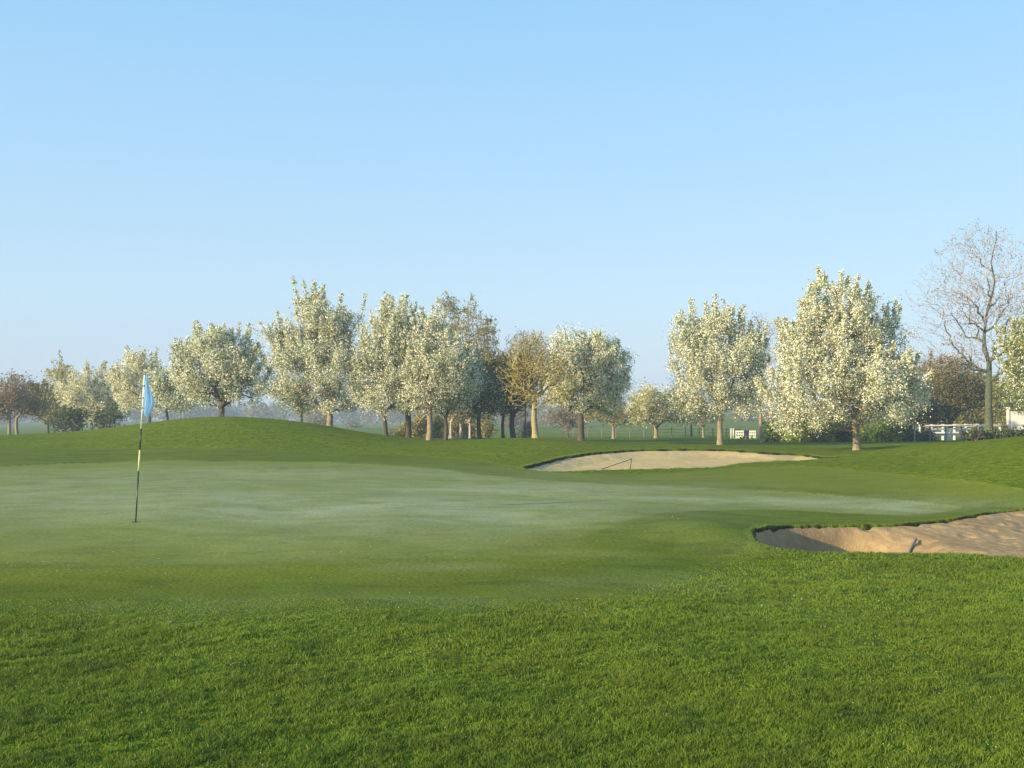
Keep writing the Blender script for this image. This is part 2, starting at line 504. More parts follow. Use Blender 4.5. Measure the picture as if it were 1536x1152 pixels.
def build_terrain():
    ys = row_positions()
    u = np.linspace(-.66, .66, 900)
    u = np.concatenate([[-6, -3, -1.6, -1.1, -.9, -.75], u, [.75, .9, 1.1, 1.6, 3, 6]])
    wdt = np.where(ys > 7, ys, 7.0)
    X = u[None] * wdt[:, None]; Y = np.repeat(ys[:, None], len(u), 1)
    z, sg, sf, b1, b2 = terrain_z(X, Y, True)
    R, C = X.shape
    # normals from finite differences so that the zone objects shade as one sheet
    dXu = np.gradient(np.stack([X, Y, z], -1), axis=1); dXv = np.gradient(np.stack([X, Y, z], -1), axis=0)
    N = np.cross(dXu, dXv); N /= np.linalg.norm(N, axis=2)[:, :, None]
    N[N[:, :, 2] < 0] *= -1
    # dew: heavy on the back and middle of the green, thin patches elsewhere
    x, y = X.ravel(), Y.ravel()
    dew = np.zeros(len(x))
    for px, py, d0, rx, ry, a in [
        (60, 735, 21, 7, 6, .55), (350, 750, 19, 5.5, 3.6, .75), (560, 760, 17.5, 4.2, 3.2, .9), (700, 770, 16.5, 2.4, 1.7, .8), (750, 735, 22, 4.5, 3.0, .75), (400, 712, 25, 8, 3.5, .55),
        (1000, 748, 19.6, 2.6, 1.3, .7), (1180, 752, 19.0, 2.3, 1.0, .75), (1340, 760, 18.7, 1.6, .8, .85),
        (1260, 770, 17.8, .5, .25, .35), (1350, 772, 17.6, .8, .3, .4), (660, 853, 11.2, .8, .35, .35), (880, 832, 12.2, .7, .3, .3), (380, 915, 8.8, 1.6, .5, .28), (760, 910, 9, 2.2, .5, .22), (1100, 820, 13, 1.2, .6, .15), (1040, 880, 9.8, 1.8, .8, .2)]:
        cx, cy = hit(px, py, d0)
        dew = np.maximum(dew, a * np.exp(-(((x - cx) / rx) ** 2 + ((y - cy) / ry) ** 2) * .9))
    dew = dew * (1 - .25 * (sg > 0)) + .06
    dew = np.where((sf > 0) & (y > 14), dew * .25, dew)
    # how sharply the cut changes: crisp along the back, blurred along the front
    wob = .10 * VN(x * 2.6, y * 2.6) + .05 * VN(x * 8, y * 8)
    front = sstep(17.5, 12.5, y)
    kg = sstep(.03 + .55 * front, -.05 - .75 * front, sg + wob * (.5 + 2 * front))
    fr2 = sstep(13, 10, y)
    kf = sstep(.05 + .35 * fr2, -.06 - .35 * fr2, sf + wob * (1 + fr2))
    soil_shade = sstep(.03, -.02, b1 + .3 * wob) + sstep(.10, .0, b2 + .3 * wob)  # dark lip band: cut edge with the overhang's shadow painted in
    # the sward between green and right mound, and a strip in front of the green, is a lighter yellower cut
    tone = sstep(-4, 5, x) * sstep(16.5, 19, y) * .75 * sstep(.25, 1.4, sg) + 1.0 * np.exp(-((sg - .5) / .6) ** 2) * sstep(14, 12, y)  # held back at the green's rear edge, painting the step's shadow as a darker strip
    # faces by zone
    fc = sg.reshape(R, C)[:-1, :-1], sf.reshape(R, C)[:-1, :-1], b1.reshape(R, C)[:-1, :-1], b2.reshape(R, C)[:-1, :-1]
    zone = np.zeros(fc[0].shape, int)
    zone[fc[1] < 0] = 1
    zone[fc[0] < 0] = 2
    i = np.arange(R - 1)[:, None] * C + np.arange(C - 1)[None]
    quads = np.stack([i, i + 1, i + C + 1, i + C], -1).reshape(-1, 4)
    zone = zone.ravel()
    V = np.stack([x, y, z.ravel()], 1)
    Nf = N.reshape(-1, 3)
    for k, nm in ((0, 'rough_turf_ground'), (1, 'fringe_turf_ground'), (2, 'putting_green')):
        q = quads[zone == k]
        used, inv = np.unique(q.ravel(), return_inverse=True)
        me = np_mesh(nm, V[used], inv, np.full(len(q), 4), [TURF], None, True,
                     vattr={'kg': kg[used], 'kf': kf[used], 'soil_shade': soil_shade[used], 'dew': dew[used], 'tone': np.clip(tone[used], 0, 1)})
        me.normals_split_custom_set_from_vertices(Nf[used])
        tag(link(bpy.data.objects.new(nm, me)), kind='structure')

build_terrain()

def sand_base(seed, X, Y, sd):
    if seed == 5:   # the left pocket of the near bunker is the deepest
        depth = .13 + .46 * sstep(6.4, 5.0, X); bank = .34 + .8 * sstep(4.9, 6.2, X)
        return base_z(X, Y) - .012 - depth * sstep(0, -1, sd / bank)
    return base_z(X, Y) - .03 - .14 * sstep(0, -1, sd / .9)

def sand_hit(seed, poly, px, py, lo, hi):
    d = np.linspace(lo, hi, 200); x = (px - 768) / F * d
    sd = sdf(poly, x, d)
    zz = sand_base(seed, x, d, sd) - (CAMZ - (py - HY) / F * d)
    i = np.where((zz[:-1] < 0) & (zz[1:] >= 0) & (sd[1:] < 0))[0]
    i = i[0] if len(i) else int(np.argmin(abs(zz) + 5 * (sd > 0)))
    return np.array([x[i], d[i], CAMZ - (py - HY) / F * d[i]])

def build_sand(name, poly, mat, step, depth, bank, seed, up=0.0):
    x0, y0 = poly.min(0) - .4; x1, y1 = poly.max(0) + .4
    xs = np.arange(x0, x1, step); ys = np.arange(y0, y1, step)
    X, Y = np.meshgrid(xs, ys)
    sd = sdf(poly, X, Y).reshape(X.shape)
    rng = np.random.default_rng(seed)
    nz = .5 * VN(X * 1.3 + 5, Y * 1.3) + .3 * VN(X * 3.3, Y * 3.3 + 7)
    z = sand_base(seed, X, Y, sd)
    z = z + .02 * nz * sstep(0, -.5, sd)
    # foot prints and rake marks
    mark = (1 if seed == 5 else .45) * (.009 * VN(X * 7, Y * 7) + .007 * VN(X * 14 + 8, Y * 14) + .007 * VN(X * 27, Y * 27 + 3))
    z = z + mark * sstep(.1, -.2, sd)
    for _ in range(160):
        fx, fy = rng.uniform(x0, x1), rng.uniform(y0, y1)
        z -= (.045 if seed == 5 else .02) * np.exp(-(((X - fx) / .13) ** 2 + ((Y - fy) / .08) ** 2) ** 1.5)
    R, C = X.shape
    keep = (sd[:-1, :-1] < .2).ravel()
    i = np.arange(R - 1)[:, None] * C + np.arange(C - 1)[None]
    q = np.stack([i, i + 1, i + C + 1, i + C], -1).reshape(-1, 4)[keep]
    used, inv = np.unique(q.ravel(), return_inverse=True)
    V = np.stack([X.ravel(), Y.ravel(), z.ravel()], 1)[used]
    me = np_mesh(name, V, inv, np.full(len(q), 4), [mat], None, True)
    return tag(link(bpy.data.objects.new(name, me)), kind='structure')

SAND_A = sand_material('sand_brown', (.34, .235, .115), (.47, .34, .17), (.26, .175, .09))
SAND_B = sand_material('sand_pale', (.57, .425, .19), (.66, .51, .24), (.51, .375, .17))
def sand_depth_near(): return .26
build_sand('bunker_sand', BUNK_NEAR, SAND_A, .035, .24, 1.1, 5)
build_sand('bunker_sand', BUNK_FAR, SAND_B, .06, .14, .9, 6)

# ------------------------------------------------------------------ grass blades (nobody could count them)
def blade_mat():
    m, nt, out = nodes_of('grass_blade'); g = G(nt)
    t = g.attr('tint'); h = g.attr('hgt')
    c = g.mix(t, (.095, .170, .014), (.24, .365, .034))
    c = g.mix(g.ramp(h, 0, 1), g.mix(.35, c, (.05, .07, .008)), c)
    v = g.coord('Object'); nz = g.noise(v, .9, 3)
    c = g.mix(g.ramp(nz, .35, .7), c, g.mix(.6, c, (.20, .25, .02)))
    nz2 = g.noise(v, 2.6, 4, .65)
    c = g.mix(g.ramp(nz2, .52, .68), c, g.mix(.55, c, (.05, .10, .02)))
    d = g.n('ShaderNodeBsdfPrincipled'); g.l(c, d.inputs['Base Color'])
    d.inputs['Roughness'].default_value = .5; d.inputs['Specular IOR Level'].default_value = .25
    tr = g.n('ShaderNodeBsdfTranslucent'); g.l(c, tr.inputs['Color'])
    mx = g.n('ShaderNodeMixShader'); mx.inputs[0].default_value = .4
    g.l(d.outputs[0], mx.inputs[1]); g.l(tr.outputs[0], mx.inputs[2]); g.l(mx.outputs[0], out.inputs['Surface'])
    return m
BLADE = blade_mat()

def blades(name, x, y, z, h, w, rng, lean=.45, label=None, tint_boost=0.0):
    n = len(x)
    az = rng.random(n) * 2 * math.pi
    ln = h * (lean * (.3 + rng.random(n)))
    fa = rng.random(n) * math.pi
    ax, ay = np.cos(fa) * w / 2, np.sin(fa) * w / 2
    lx, ly = np.cos(az) * ln, np.sin(az) * ln
    V = np.empty((n, 5, 3), np.float32)
    V[:, 0] = np.stack([x - ax, y - ay, z - .006], 1); V[:, 1] = np.stack([x + ax, y + ay, z - .006], 1)
    mx, my, mz = x + lx * .35, y + ly * .35, z + h * .58
    V[:, 2] = np.stack([mx + ax * .8, my + ay * .8, mz], 1); V[:, 3] = np.stack([mx - ax * .8, my - ay * .8, mz], 1)
    V[:, 4] = np.stack([x + lx, y + ly, z + h], 1)
    b = (np.arange(n) * 5)[:, None]
    fl = (b + np.array([[0, 1, 2, 3, 3, 2, 4]])).ravel()
    sizes = np.tile([4, 3], n)
    tint = np.clip(rng.normal(.5 + tint_boost, .24, n) + .28 * VN(x * 1.4, y * 1.4) + .30 * VN(x * 9, y * 9), 0, 1)
    hg = np.tile([0, 0, .6, .6, 1.0], n)
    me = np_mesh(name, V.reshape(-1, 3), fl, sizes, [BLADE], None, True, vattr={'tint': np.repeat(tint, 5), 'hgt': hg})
    return link(bpy.data.objects.new(name, me))

def build_grass():
    rng = np.random.default_rng(11)
    n = 2100000
    # density falls as 1/d^2, so that it looks even from the place of the photograph and stays dense a step aside
    d = np.exp(np.log(3.6) + rng.random(n) * np.log(19 / 3.6))
    x = (rng.random(n) * 2 - 1) * (.55 * d + 2.6)
    z, sg, sf, b1, b2 = terrain_z(x, d, True)
    ok = (b1 > 0.0) & (b2 > 0) & (sg > 0)
    rough = sf > 0
    ok &= rough | (rng.random(n) < .75 * sstep(11.0, 8.6, d))
    clump = VN(x * 1.1 + 40, d * 1.1) * .3 + VN(x * 3.1, d * 3.1) * .4 + VN(x * 8.7 + 3, d * 8.7) * .45 + VN(x * 21 + 3, d * 21) * .45
    ok &= rng.random(n) < (.70 + .95 * clump)
    tall = sstep(-.05, .8, sf)
    h = (.010 + .013 * tall) * (1 + .75 * clump) * rng.uniform(.6, 1.25, n)
    ok &= (rng.random(n) < sstep(-.2, 1.1, sf)) | (d < 9.2)
    h = np.where(rough, h, .010 * rng.uniform(.6, 1.2, n))
    h *= np.where(d > 13, .7, 1)
    w = .0042 * np.sqrt(d / 4.5) * rng.uniform(.7, 1.2, n) * np.where(d > 9, 1.25, 1)
    x, d, z, h, w = x[ok], d[ok], z[ok], h[ok], w[ok]
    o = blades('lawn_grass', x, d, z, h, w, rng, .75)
    tag(o, kind='stuff'); o['label'] = 'short green lawn grass in the foreground'; o['category'] = 'grass'
    # ragged grass along the lips of the bunkers
    for poly, nn, hh, ww, wid in ((BUNK_NEAR, 18000, .011, .004, .10), (BUNK_FAR, 20000, .026, .011, .2)):
        A = poly; B = np.roll(poly, -1, 0); L = np.linalg.norm(B - A, axis=1)
        seg = rng.choice(len(A), nn, p=L / L.sum()); t = rng.random(nn)
        pts = A[seg] + (B[seg] - A[seg]) * t[:, None] + rng.normal(0, wid * .6, (nn, 2))
        sd = sdf(poly, pts[:, 0], pts[:, 1])
        e = sd + (.035 * VN(pts[:, 0] * 4, pts[:, 1] * 4) + .02 * VN(pts[:, 0] * 13, pts[:, 1] * 13) if wid < .15 else .06 * VN(pts[:, 0] * 3, pts[:, 1] * 3))
        k = (e > .03) & (pts[:, 0] < pts[:, 1] * .6)
        pts = pts[k]
        zz = terrain_z(pts[:, 0], pts[:, 1])
        hv = hh * rng.uniform(.5, 1.3, len(pts)) * (1 + .5 * VN(pts[:, 0] * 5, pts[:, 1] * 5))
        o = blades('bunker_edge_grass', pts[:, 0], pts[:, 1], zz, hv, ww * rng.uniform(.7, 1.2, len(pts)), rng, .8)
        tag(o, kind='stuff'); o['label'] = 'ragged grass along the rim of the %s sand bunker' % ('near' if wid < .15 else 'far'); o['category'] = 'grass'
    # dew sparkle: glints painted as tiny white specks
    n = 420
    d = np.exp(np.log(4.2) + rng.random(n) * np.log(16 / 4.2)); x = (rng.random(n) * 2 - 1) * (.52 * d + .9)
    z, sg, sf, b1, b2 = terrain_z(x, d, True)
    ok = (b1 > .05) & (sg > -1.5); x, d, z = x[ok], d[ok], z[ok]; n = len(x)
    r = (.0022 * rng.uniform(.5, 1.25, n) * np.sqrt(d / 4.5))[:, None, None]
    octv = np.array([[1, 0, 0], [-1, 0, 0], [0, 1, 0], [0, -1, 0], [0, 0, 1], [0, 0, -1]], float)
    octf = np.array([[0, 2, 4], [2, 1, 4], [1, 3, 4], [3, 0, 4], [2, 0, 5], [1, 2, 5], [3, 1, 5], [0, 3, 5]])
    hh = np.where(sf[ok] > 0, .024, .008)
    V = octv[None] * r + np.stack([x, d, z + hh], 1)[:, None]
    me = np_mesh('dew_glints', V.reshape(-1, 3), ((np.arange(n) * 6)[:, None, None] + octf[None]).ravel(), np.full(n * 8, 3), [simple_mat('dew', (.85, .87, .85), .1, 0, 1, 0, 1.0)], None, True)
    o = tag(link(bpy.data.objects.new('dew_glints', me)), 'tiny white specks painted as dew glints on the foreground grass', 'dew', kind='stuff')
build_grass()

# ------------------------------------------------------------------ trees
BARK_TAN = simple_mat('bark_tan', (.26, .205, .14), .9, .35, 14, .5)
BARK_DARK = simple_mat('bark_dark', (.085, .068, .05), .9, .35, 14, .5)
BARK_MOSS = simple_mat('bark_moss', (.085, .10, .055), .9, .35, 10, .5)
BARK_GOLD = simple_mat('bark_lichen', (.30, .25, .12), .9, .3, 10, .4)
TWIG_GOLD = simple_mat('lichen_twig', (.44, .36, .14), .9, .25, 10, .2)
TWIG_PALE = simple_mat('bark_pale', (.42, .35, .32), .9, .2, 10, .2)
BLOSSOM = leaf_mat('blossom', (.80, .79, .60), (.96, .95, .85), .35)
LEAF_FRESH = leaf_mat('fresh_leaf', (.16, .21, .03), (.36, .42, .08), .45)
LEAF_OLIVE = leaf_mat('olive_leaf', (.15, .13, .035), (.34, .28, .085), .4)
LEAF_GOLD = leaf_mat('gold_bud', (.32, .26, .05), (.54, .45, .11), .4)
LEAF_BROWN = leaf_mat('brown_bud', (.21, .165, .11), (.36, .28, .18), .35)
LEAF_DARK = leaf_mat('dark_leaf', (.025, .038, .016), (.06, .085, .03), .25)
LEAF_GREEN = leaf_mat('green_leaf', (.16, .23, .02), (.50, .58, .04), .45)
LEAF_WILLOW = leaf_mat('willow_leaf', (.36, .35, .09), (.62, .58, .20), .5)
FLOWER_GOLD = leaf_mat('golden_petal', (.65, .36, .01), (.85, .55, .03), .2)

def noise3(p, ph, s):
    q = p * s
    return (np.sin(q[:, 0] * 1.7 + ph[0] + 1.3 * np.sin(q[:, 1] * .9 + ph[1])) * np.sin(q[:, 1] * 1.5 + ph[2] + np.sin(q[:, 2] * 1.1)) + np.sin(q[:, 2] * 1.9 + ph[3] + np.sin(q[:, 0] * 1.2))) / 2

def grow(rng, trunk, trunk_r, ells, n_att, bf=.35, seg=.35, gap=-.35, shoots=0, shoot_len=.5, outward=.45, droop=0.0, noise_s=1.6, clear=None):
    """grow a branch skeleton towards points spread through the crown; returns nodes, parents, radii, tips"""
    ph = rng.random(4) * 6.28
    att = []
    wts = np.array([e[3] * e[4] * e[5] for e in ells]) ** .8; wts /= wts.sum()
    while sum(len(a) for a in att) < n_att:
        k = rng.choice(len(ells), n_att, p=wts)
        E = np.array(ells)[k]
        dirs = rng.standard_normal((n_att, 3)); dirs /= np.linalg.norm(dirs, axis=1)[:, None]
        r = rng.random(n_att) ** outward
        p = E[:, :3] + dirs * r[:, None] * E[:, 3:6]
        ok = noise3(p, ph, noise_s) + rng.normal(0, .22, n_att) > gap
        att.append(p[ok])
    att = np.concatenate(att)[:n_att]
    nodes = list(trunk); par = [-1] + list(range(len(trunk) - 1)); plen = [0.0]
    for i in range(1, len(trunk)): plen.append(plen[-1] + np.linalg.norm(np.array(trunk[i]) - trunk[i - 1]))
    cap = n_att * 14 + 100
    NP = np.zeros((cap, 3)); PL = np.zeros(cap); nn = len(trunk)
    NP[:nn] = trunk; PL[:nn] = plen
    low = (NP[:nn, 2] < clear) if clear is not None else (np.arange(nn) < nn - 5)
    PL[:nn][low] += 4.0     # nothing sprouts low on the trunk
    c0 = np.array(trunk[-1]) if clear is None else np.array([trunk[0][0], trunk[0][1], clear])
    order = np.argsort(np.linalg.norm(att - c0, axis=1))
    tips = []
    for idx in order:
        a = att[idx]
        dv = NP[:nn] - a
        dist = np.sqrt((dv ** 2).sum(1))
        cost = dist + bf * PL[:nn] + .5 * np.maximum(0, NP[:nn, 2] - a[2])
        j = int(np.argmin(cost)); L = dist[j]
        if L < .04: continue
        k = max(1, min(10, int(round(L / seg))))
        prev = j; p0 = NP[j].copy()
        for s in range(1, k + 1):
            t = s / k
            q = p0 + (a - p0) * t
            q[2] += (.12 if clear is None else .05) * L * math.sin(math.pi * t)
            if s < k: q = q + rng.normal(0, .05 * min(L, 1.0), 3)
            if nn >= cap - 2: break
            NP[nn] = q; PL[nn] = PL[prev] + L / k; par.append(prev); prev = nn; nn += 1
        tips.append(prev)
    # upright shoots above the crown
    SH = []
    if shoots:
        T = np.array(tips); zz = NP[T, 2]; top = T[zz > np.quantile(zz, .30)]
        for j in rng.choice(top, min(shoots, len(top)), replace=False):
            L = shoot_len * rng.uniform(.3, 1.3); prev = j; dirv = np.array([rng.normal(0, .2), rng.normal(0, .2), 1.0])
            c = np.array(trunk[-1]); out = NP[j] - c; out /= np.linalg.norm(out) + .1
            dirv = dirv * rng.uniform(.5, 1.0) + out * rng.uniform(.1, .8); dirv /= np.linalg.norm(dirv)
            k = 3
            for s in range(k):
                if nn >= cap - 2: break
                NP[nn] = NP[prev] + dirv * L / k + rng.normal(0, .02, 3); PL[nn] = PL[prev] + L / k; par.append(prev); prev = nn; nn += 1; SH.append(prev)
            tips.append(prev)
    NP = NP[:nn]; par = np.array(par)
    flow = np.zeros(nn); child = np.zeros(nn, int)
    for i in range(nn - 1, 0, -1):
        if flow[i] == 0: flow[i] = 1
        flow[par[i]] += flow[i]; child[par[i]] += 1
    nt = len(trunk)
    rad = flow ** (1 / 2.3)
    rad = rad / rad[nt - 1] * trunk_r * .8
    if clear is None: rad[:nt] = trunk_r * np.linspace(1.0, .8, nt)
    else:
        rad = flow ** (1 / 1.85); rad = rad / rad[0] * trunk_r * 1.0
        tz = np.array(trunk)[:, 2]; rad[:nt] = trunk_r * np.interp(tz, [0, clear, .6 * clear + .4 * tz[-1], tz[-1]], [1, .75, .30, .08])
    hgt = np.zeros(nn)  # distance from the tips
    for i in range(nn - 1, 0, -1):
        hgt[par[i]] = max(hgt[par[i]], hgt[i] + np.linalg.norm(NP[i] - NP[par[i]]))
    shoot = np.zeros(nn, bool); shoot[SH] = True
    return NP, par, rad, shoot, hgt

def branch_mesh(name, NP, par, rad, nt, mat, rmin, rng, twig=None):
    V, Fc = tube_geo(np.array(NP[:nt]), rad[:nt] * np.concatenate([[1.45, 1.12], np.ones(nt - 2)]), 12, False, .05, rng)
    mis = [np.zeros(len(Fc), int)]; Vs = [V]; flat = [np.array(Fc).ravel()]; sizes = [np.full(len(Fc), 4)]; off = len(V)
    idx = np.arange(nt, len(NP))
    big = rad[idx] > rmin * 3
    for sel, n in ((idx[big], 6), (idx[~big], 3)):
        if len(sel) == 0: continue
        a, b = NP[par[sel]], NP[sel]
        T = b - a; L = np.linalg.norm(T, axis=1); good = L > 1e-4
        sel, a, b, T, L = sel[good], a[good], b[good], T[good], L[good]
        T = T / L[:, None]
        # rings stay aligned at the joints
        ref = np.where(abs(T[:, 2:3]) < .95, np.array([[0, 0, 1.0]]), np.array([[1.0, 0, 0]]))
        u = np.cross(ref, T); u /= np.linalg.norm(u, axis=1)[:, None]; w = np.cross(T, u)
        ra = np.minimum(rad[par[sel]], rad[sel] * 1.35); rb = rad[sel]
        ra, rb = np.maximum(ra, rmin), np.maximum(rb, rmin)
        ang = np.arange(n) * 2 * math.pi / n
        ring = np.cos(ang)[None, :, None] * u[:, None] + np.sin(ang)[None, :, None] * w[:, None]
        A = (a - T * ra[:, None] * .3)[:, None] + ring * ra[:, None, None]
        B = (b + T * rb[:, None] * .3)[:, None] + ring * rb[:, None, None]
        VV = np.concatenate([A, B], 1).reshape(-1, 3)
        base = (np.arange(len(sel)) * 2 * n)[:, None] + off
        f = np.array([[i, (i + 1) % n, n + (i + 1) % n, n + i] for i in range(n)])
        fl = (base[:, :, None] + f[None]).reshape(-1)
        Vs.append(VV); flat.append(fl); sizes.append(np.full(len(sel) * n, 4)); off += len(VV); mis.append(np.full(len(sel) * n, 1 if n == 3 else 0))
    return np_mesh(name, np.concatenate(Vs), np.concatenate(flat), np.concatenate(sizes), [mat] + ([twig] if twig else []), np.concatenate(mis) if twig else None, True)

def quads_at(C, size, rng, aspect=1.0, up=0.0):
    """leaf quads (bent across the middle) centred at C"""
    n = len(C)
    a = rng.standard_normal((n, 3)); a[:, 2] *= (1 - up); a /= np.linalg.norm(a, axis=1)[:, None]
    b = rng.standard_normal((n, 3)); b -= (b * a).sum(1)[:, None] * a; b /= np.linalg.norm(b, axis=1)[:, None]
    s = (size * rng.uniform(.6, 1.3, n))[:, None] / 2
    a = a * s * aspect; b = b * s
    return np.stack([C - a - b * .6, C + a - b * .7, C + a * .8 + b, C - a * .9 + b * .8], 1)

def crown_mesh(name, rng, NP, par, tips, hgt, crown_len, n_cl, cl_r, spec, noise_ph=None, xmin=None):
    """spec: list of (material, leaves per clump, size, aspect, tint shift)"""
    cand = np.where((hgt < crown_len) & (np.arange(len(NP)) > 6))[0]
    j = rng.choice(cand, n_cl)
    t = rng.random(n_cl)[:, None]
    slim = np.where(tips[j], .3, 1.0)[:, None]
    C = NP[j] * t + NP[par[j]] * (1 - t) + rng.normal(0, cl_r * .5, (n_cl, 3)) * slim
    Q, mi, ti = [], [], []
    ctint = rng.normal(0, .18, n_cl)
    for m, (mat, k, size, asp, sh) in enumerate(spec):
        kk = max(1, int(round(k)))
        share = rng.random(n_cl) < k / kk
        CC = np.repeat(C[share], kk, 0); tt = np.repeat(ctint[share], kk)
        P_ = CC + rng.normal(0, cl_r * .55, CC.shape) * np.repeat(slim[share], kk, 0)
        q = quads_at(P_, size, rng, asp)
        Q.append(q); mi.append(np.full(len(q), m)); ti.append(np.clip(.5 + sh + tt + rng.normal(0, .22, len(q)), 0, 1))
    Q = np.concatenate(Q); n = len(Q)
    return np_mesh(name, Q.reshape(-1, 3), np.arange(n * 4), np.full(n, 4), [s[0] for s in spec], np.concatenate(mi), False, fattr={'tint': np.concatenate(ti)})

def twig_quads(mesh_list, *a): pass

TREES = 0
def tree(name, label, cat, group, px, py, d, crown_px, kind='pear', trunk_px=9, fork_py=None, seed=1, dens=1.0, bark=None, lean=0.0, spec=None, size=None, **kw):
    """px, py: foot of the trunk in the photo; d: its distance; crown_px: ellipses (px, py, rx, ry) of the crown"""
    rng = np.random.default_rng(seed)
    x0, y0 = (px - 768) / F * d, d
    z0 = float(base_z(np.array([x0]), np.array([y0]))[0]) - .05
    root = empty(name, (x0, y0, z0), label, cat, group)
    sc = d / F
    ells = []
    for e in crown_px:
        cx, cy, rx, ry = e[:4]
        dy = (e[4] if len(e) > 4 else rng.uniform(-.25, .25) * rx * sc)
        ells.append(((cx - px) * sc, dy, CAMZ - (cy - HY) * sc - z0, rx * sc * 1.18, rx * sc * 1.02, ry * sc * 1.12))
    top = max(e[2] + e[5] for e in ells); bot = min(e[2] - e[5] for e in ells)
    fz = (CAMZ - (fork_py - HY) * sc - z0) if fork_py else bot + .25
    fz = max(fz, .4)
    tr = trunk_px * sc / 2
    leader = kw.pop('leader', None); twig = kw.pop('twig', None)
    clear = None
    if leader: clear = fz; fz = CAMZ - (leader - HY) * sc - z0
    nt = 10 if not leader else 22
    ts = np.linspace(0, 1, nt)
    wob = rng.normal(0, .03, 2)
    trunk = np.stack([lean * fz * ts + wob[0] * np.sin(ts * 3), wob[1] * np.sin(ts * 3.3), fz * ts], 1)
    if leader:
        wk = np.cumsum(rng.normal(0, .09, (nt, 2)), 0) * np.clip((trunk[:, 2:3] - clear) / 2, 0, 1)
        trunk[:, :2] += wk
    presets = {
        'pear': dict(n_att=560, bf=.35, seg=.32, gap=-.9, shoots=130, shoot_len=.9, outward=.5),
        'small_pear': dict(n_att=300, bf=.35, seg=.35, gap=-.9, shoots=60, shoot_len=.6, outward=.5),
        'bare': dict(n_att=1500, bf=.25, seg=.4, gap=-.6, shoots=0, outward=.5),
        'poplar': dict(n_att=500, bf=.6, seg=.5, gap=-.4, shoots=40, shoot_len=.9, outward=.55),
        'bush': dict(n_att=120, bf=.3, seg=.3, gap=-.5, shoots=12, shoot_len=.25, outward=.5),
    }
    g = dict(presets[kind]); g.update(kw)
    NP, par, rad, tips, hgt = grow(rng, trunk, tr, ells, clear=clear, **g)
    bk = bark or BARK_DARK
    me = branch_mesh('trunk', NP, par, rad, nt, bk, .006 * (1 + d / 60) * (.75 if twig else 1), rng, twig)
    link(bpy.data.objects.new('trunk', me), root)
    area = sum(math.pi * e[3] * e[5] for e in ells) * .75
    s = (size or .062 * max(1.0, d / 48)) * .8
    sp = [(q[0], q[1], q[2] * (.8 if q[0] in (BLOSSOM, LEAF_FRESH) else 1), q[3], q[4]) for q in spec] if spec else [(BLOSSOM, 9, s, 1.0, .08), (LEAF_FRESH, 4, s * .9, 1.5, 0)]
    per = sum(q[1] * (q[2] ** 2) * q[3] for q in sp) * .75
    n_cl = int(np.clip(area * (5.2 if kind in ('bare', 'poplar', 'bush') else 6.6) * dens / per, 60, 14000))
    cm = crown_mesh('crown', rng, NP, par, tips, hgt, kw.get('crown_len', 1.2) if False else 1.2, n_cl, .22 * max(1, d / 60), sp)
    link(bpy.data.objects.new('crown', cm), root)
    return root

PEARS = 'pear trees in white blossom'
def S(*a):
    """crown mixes: (material, per clump, size, aspect, tint shift)"""
    return list(a)

# -- right side
tree('pear_tree', 'broad cone-shaped white blossom tree, the largest one, right of the far sand bunker', 'tree', PEARS, 1285, 675, 40,
     [(1262, 585, 104, 62), (1258, 530, 80, 66), (1205, 600, 62, 44), (1322, 590, 58, 46), (1252, 478, 52, 52), (1300, 490, 42, 50), (1255, 440, 26, 24), (1190, 618, 42, 28), (1335, 612, 42, 26), (1225, 510, 50, 52), (1330, 520, 34, 50), (1270, 625, 60, 18)],
     trunk_px=11, fork_py=620, seed=11, bark=BARK_TAN, lean=-.08, size=.06, n_att=850, shoots=260, shoot_len=.65, dens=1.0)
tree('pear_tree', 'white blossom tree right behind the middle of the far sand bunker', 'tree', PEARS, 1080, 670, 47,
     [(1078, 555, 66, 52), (1055, 505, 40, 36), (1088, 495, 34, 32), (1048, 590, 44, 32), (1110, 590, 40, 34), (1020, 492, 16, 14), (1120, 530, 28, 34), (1040, 600, 30, 28)],
     trunk_px=9, fork_py=612, seed=12, bark=BARK_TAN, n_att=560, shoots=150)
tree('pear_tree', 'pale blossom tree cut off by the right edge of the picture', 'tree', PEARS, 1592, 668, 42,
     [(1590, 560, 72, 66), (1560, 520, 50, 44), (1590, 480, 50, 42), (1536, 585, 40, 32), (1640, 560, 50, 60)],
     trunk_px=11, fork_py=625, seed=13, bark=BARK_TAN, spec=S((BLOSSOM, 6, .06, 1, 0), (LEAF_FRESH, 7, .06, 1.4, .1)))
tree('bare_tree', 'tall leafless tree with a thick mossy trunk beside the white rails', 'tree', None, 1483, 664, 52,
     [(1480, 400, 74, 66), (1434, 440, 66, 46), (1524, 450, 66, 60), (1422, 515, 64, 48), (1534, 520, 60, 50), (1478, 480, 60, 60), (1480, 360, 42, 28)],
     kind='bare', trunk_px=13, fork_py=590, leader=345, twig=TWIG_PALE, seed=14, bark=BARK_MOSS, n_att=3000, noise_s=1.2, dens=.02, spec=S((LEAF_BROWN, 3, .05, 1, 0)))
tree('brown_tree', 'rusty budding tree between the largest blossom tree and the bare tree', 'tree', 'budding brown trees on the right', 1402, 658, 66,
     [(1400, 575, 42, 36), (1375, 600, 32, 34), (1425, 560, 36, 26)], kind='pear', trunk_px=6, fork_py=632, seed=15, bark=BARK_DARK, gap=-.6, shoots=20, dens=.75,
     spec=S((LEAF_BROWN, 3, .07, 1, .2), (LEAF_OLIVE, 6, .07, 1.3, .1)))
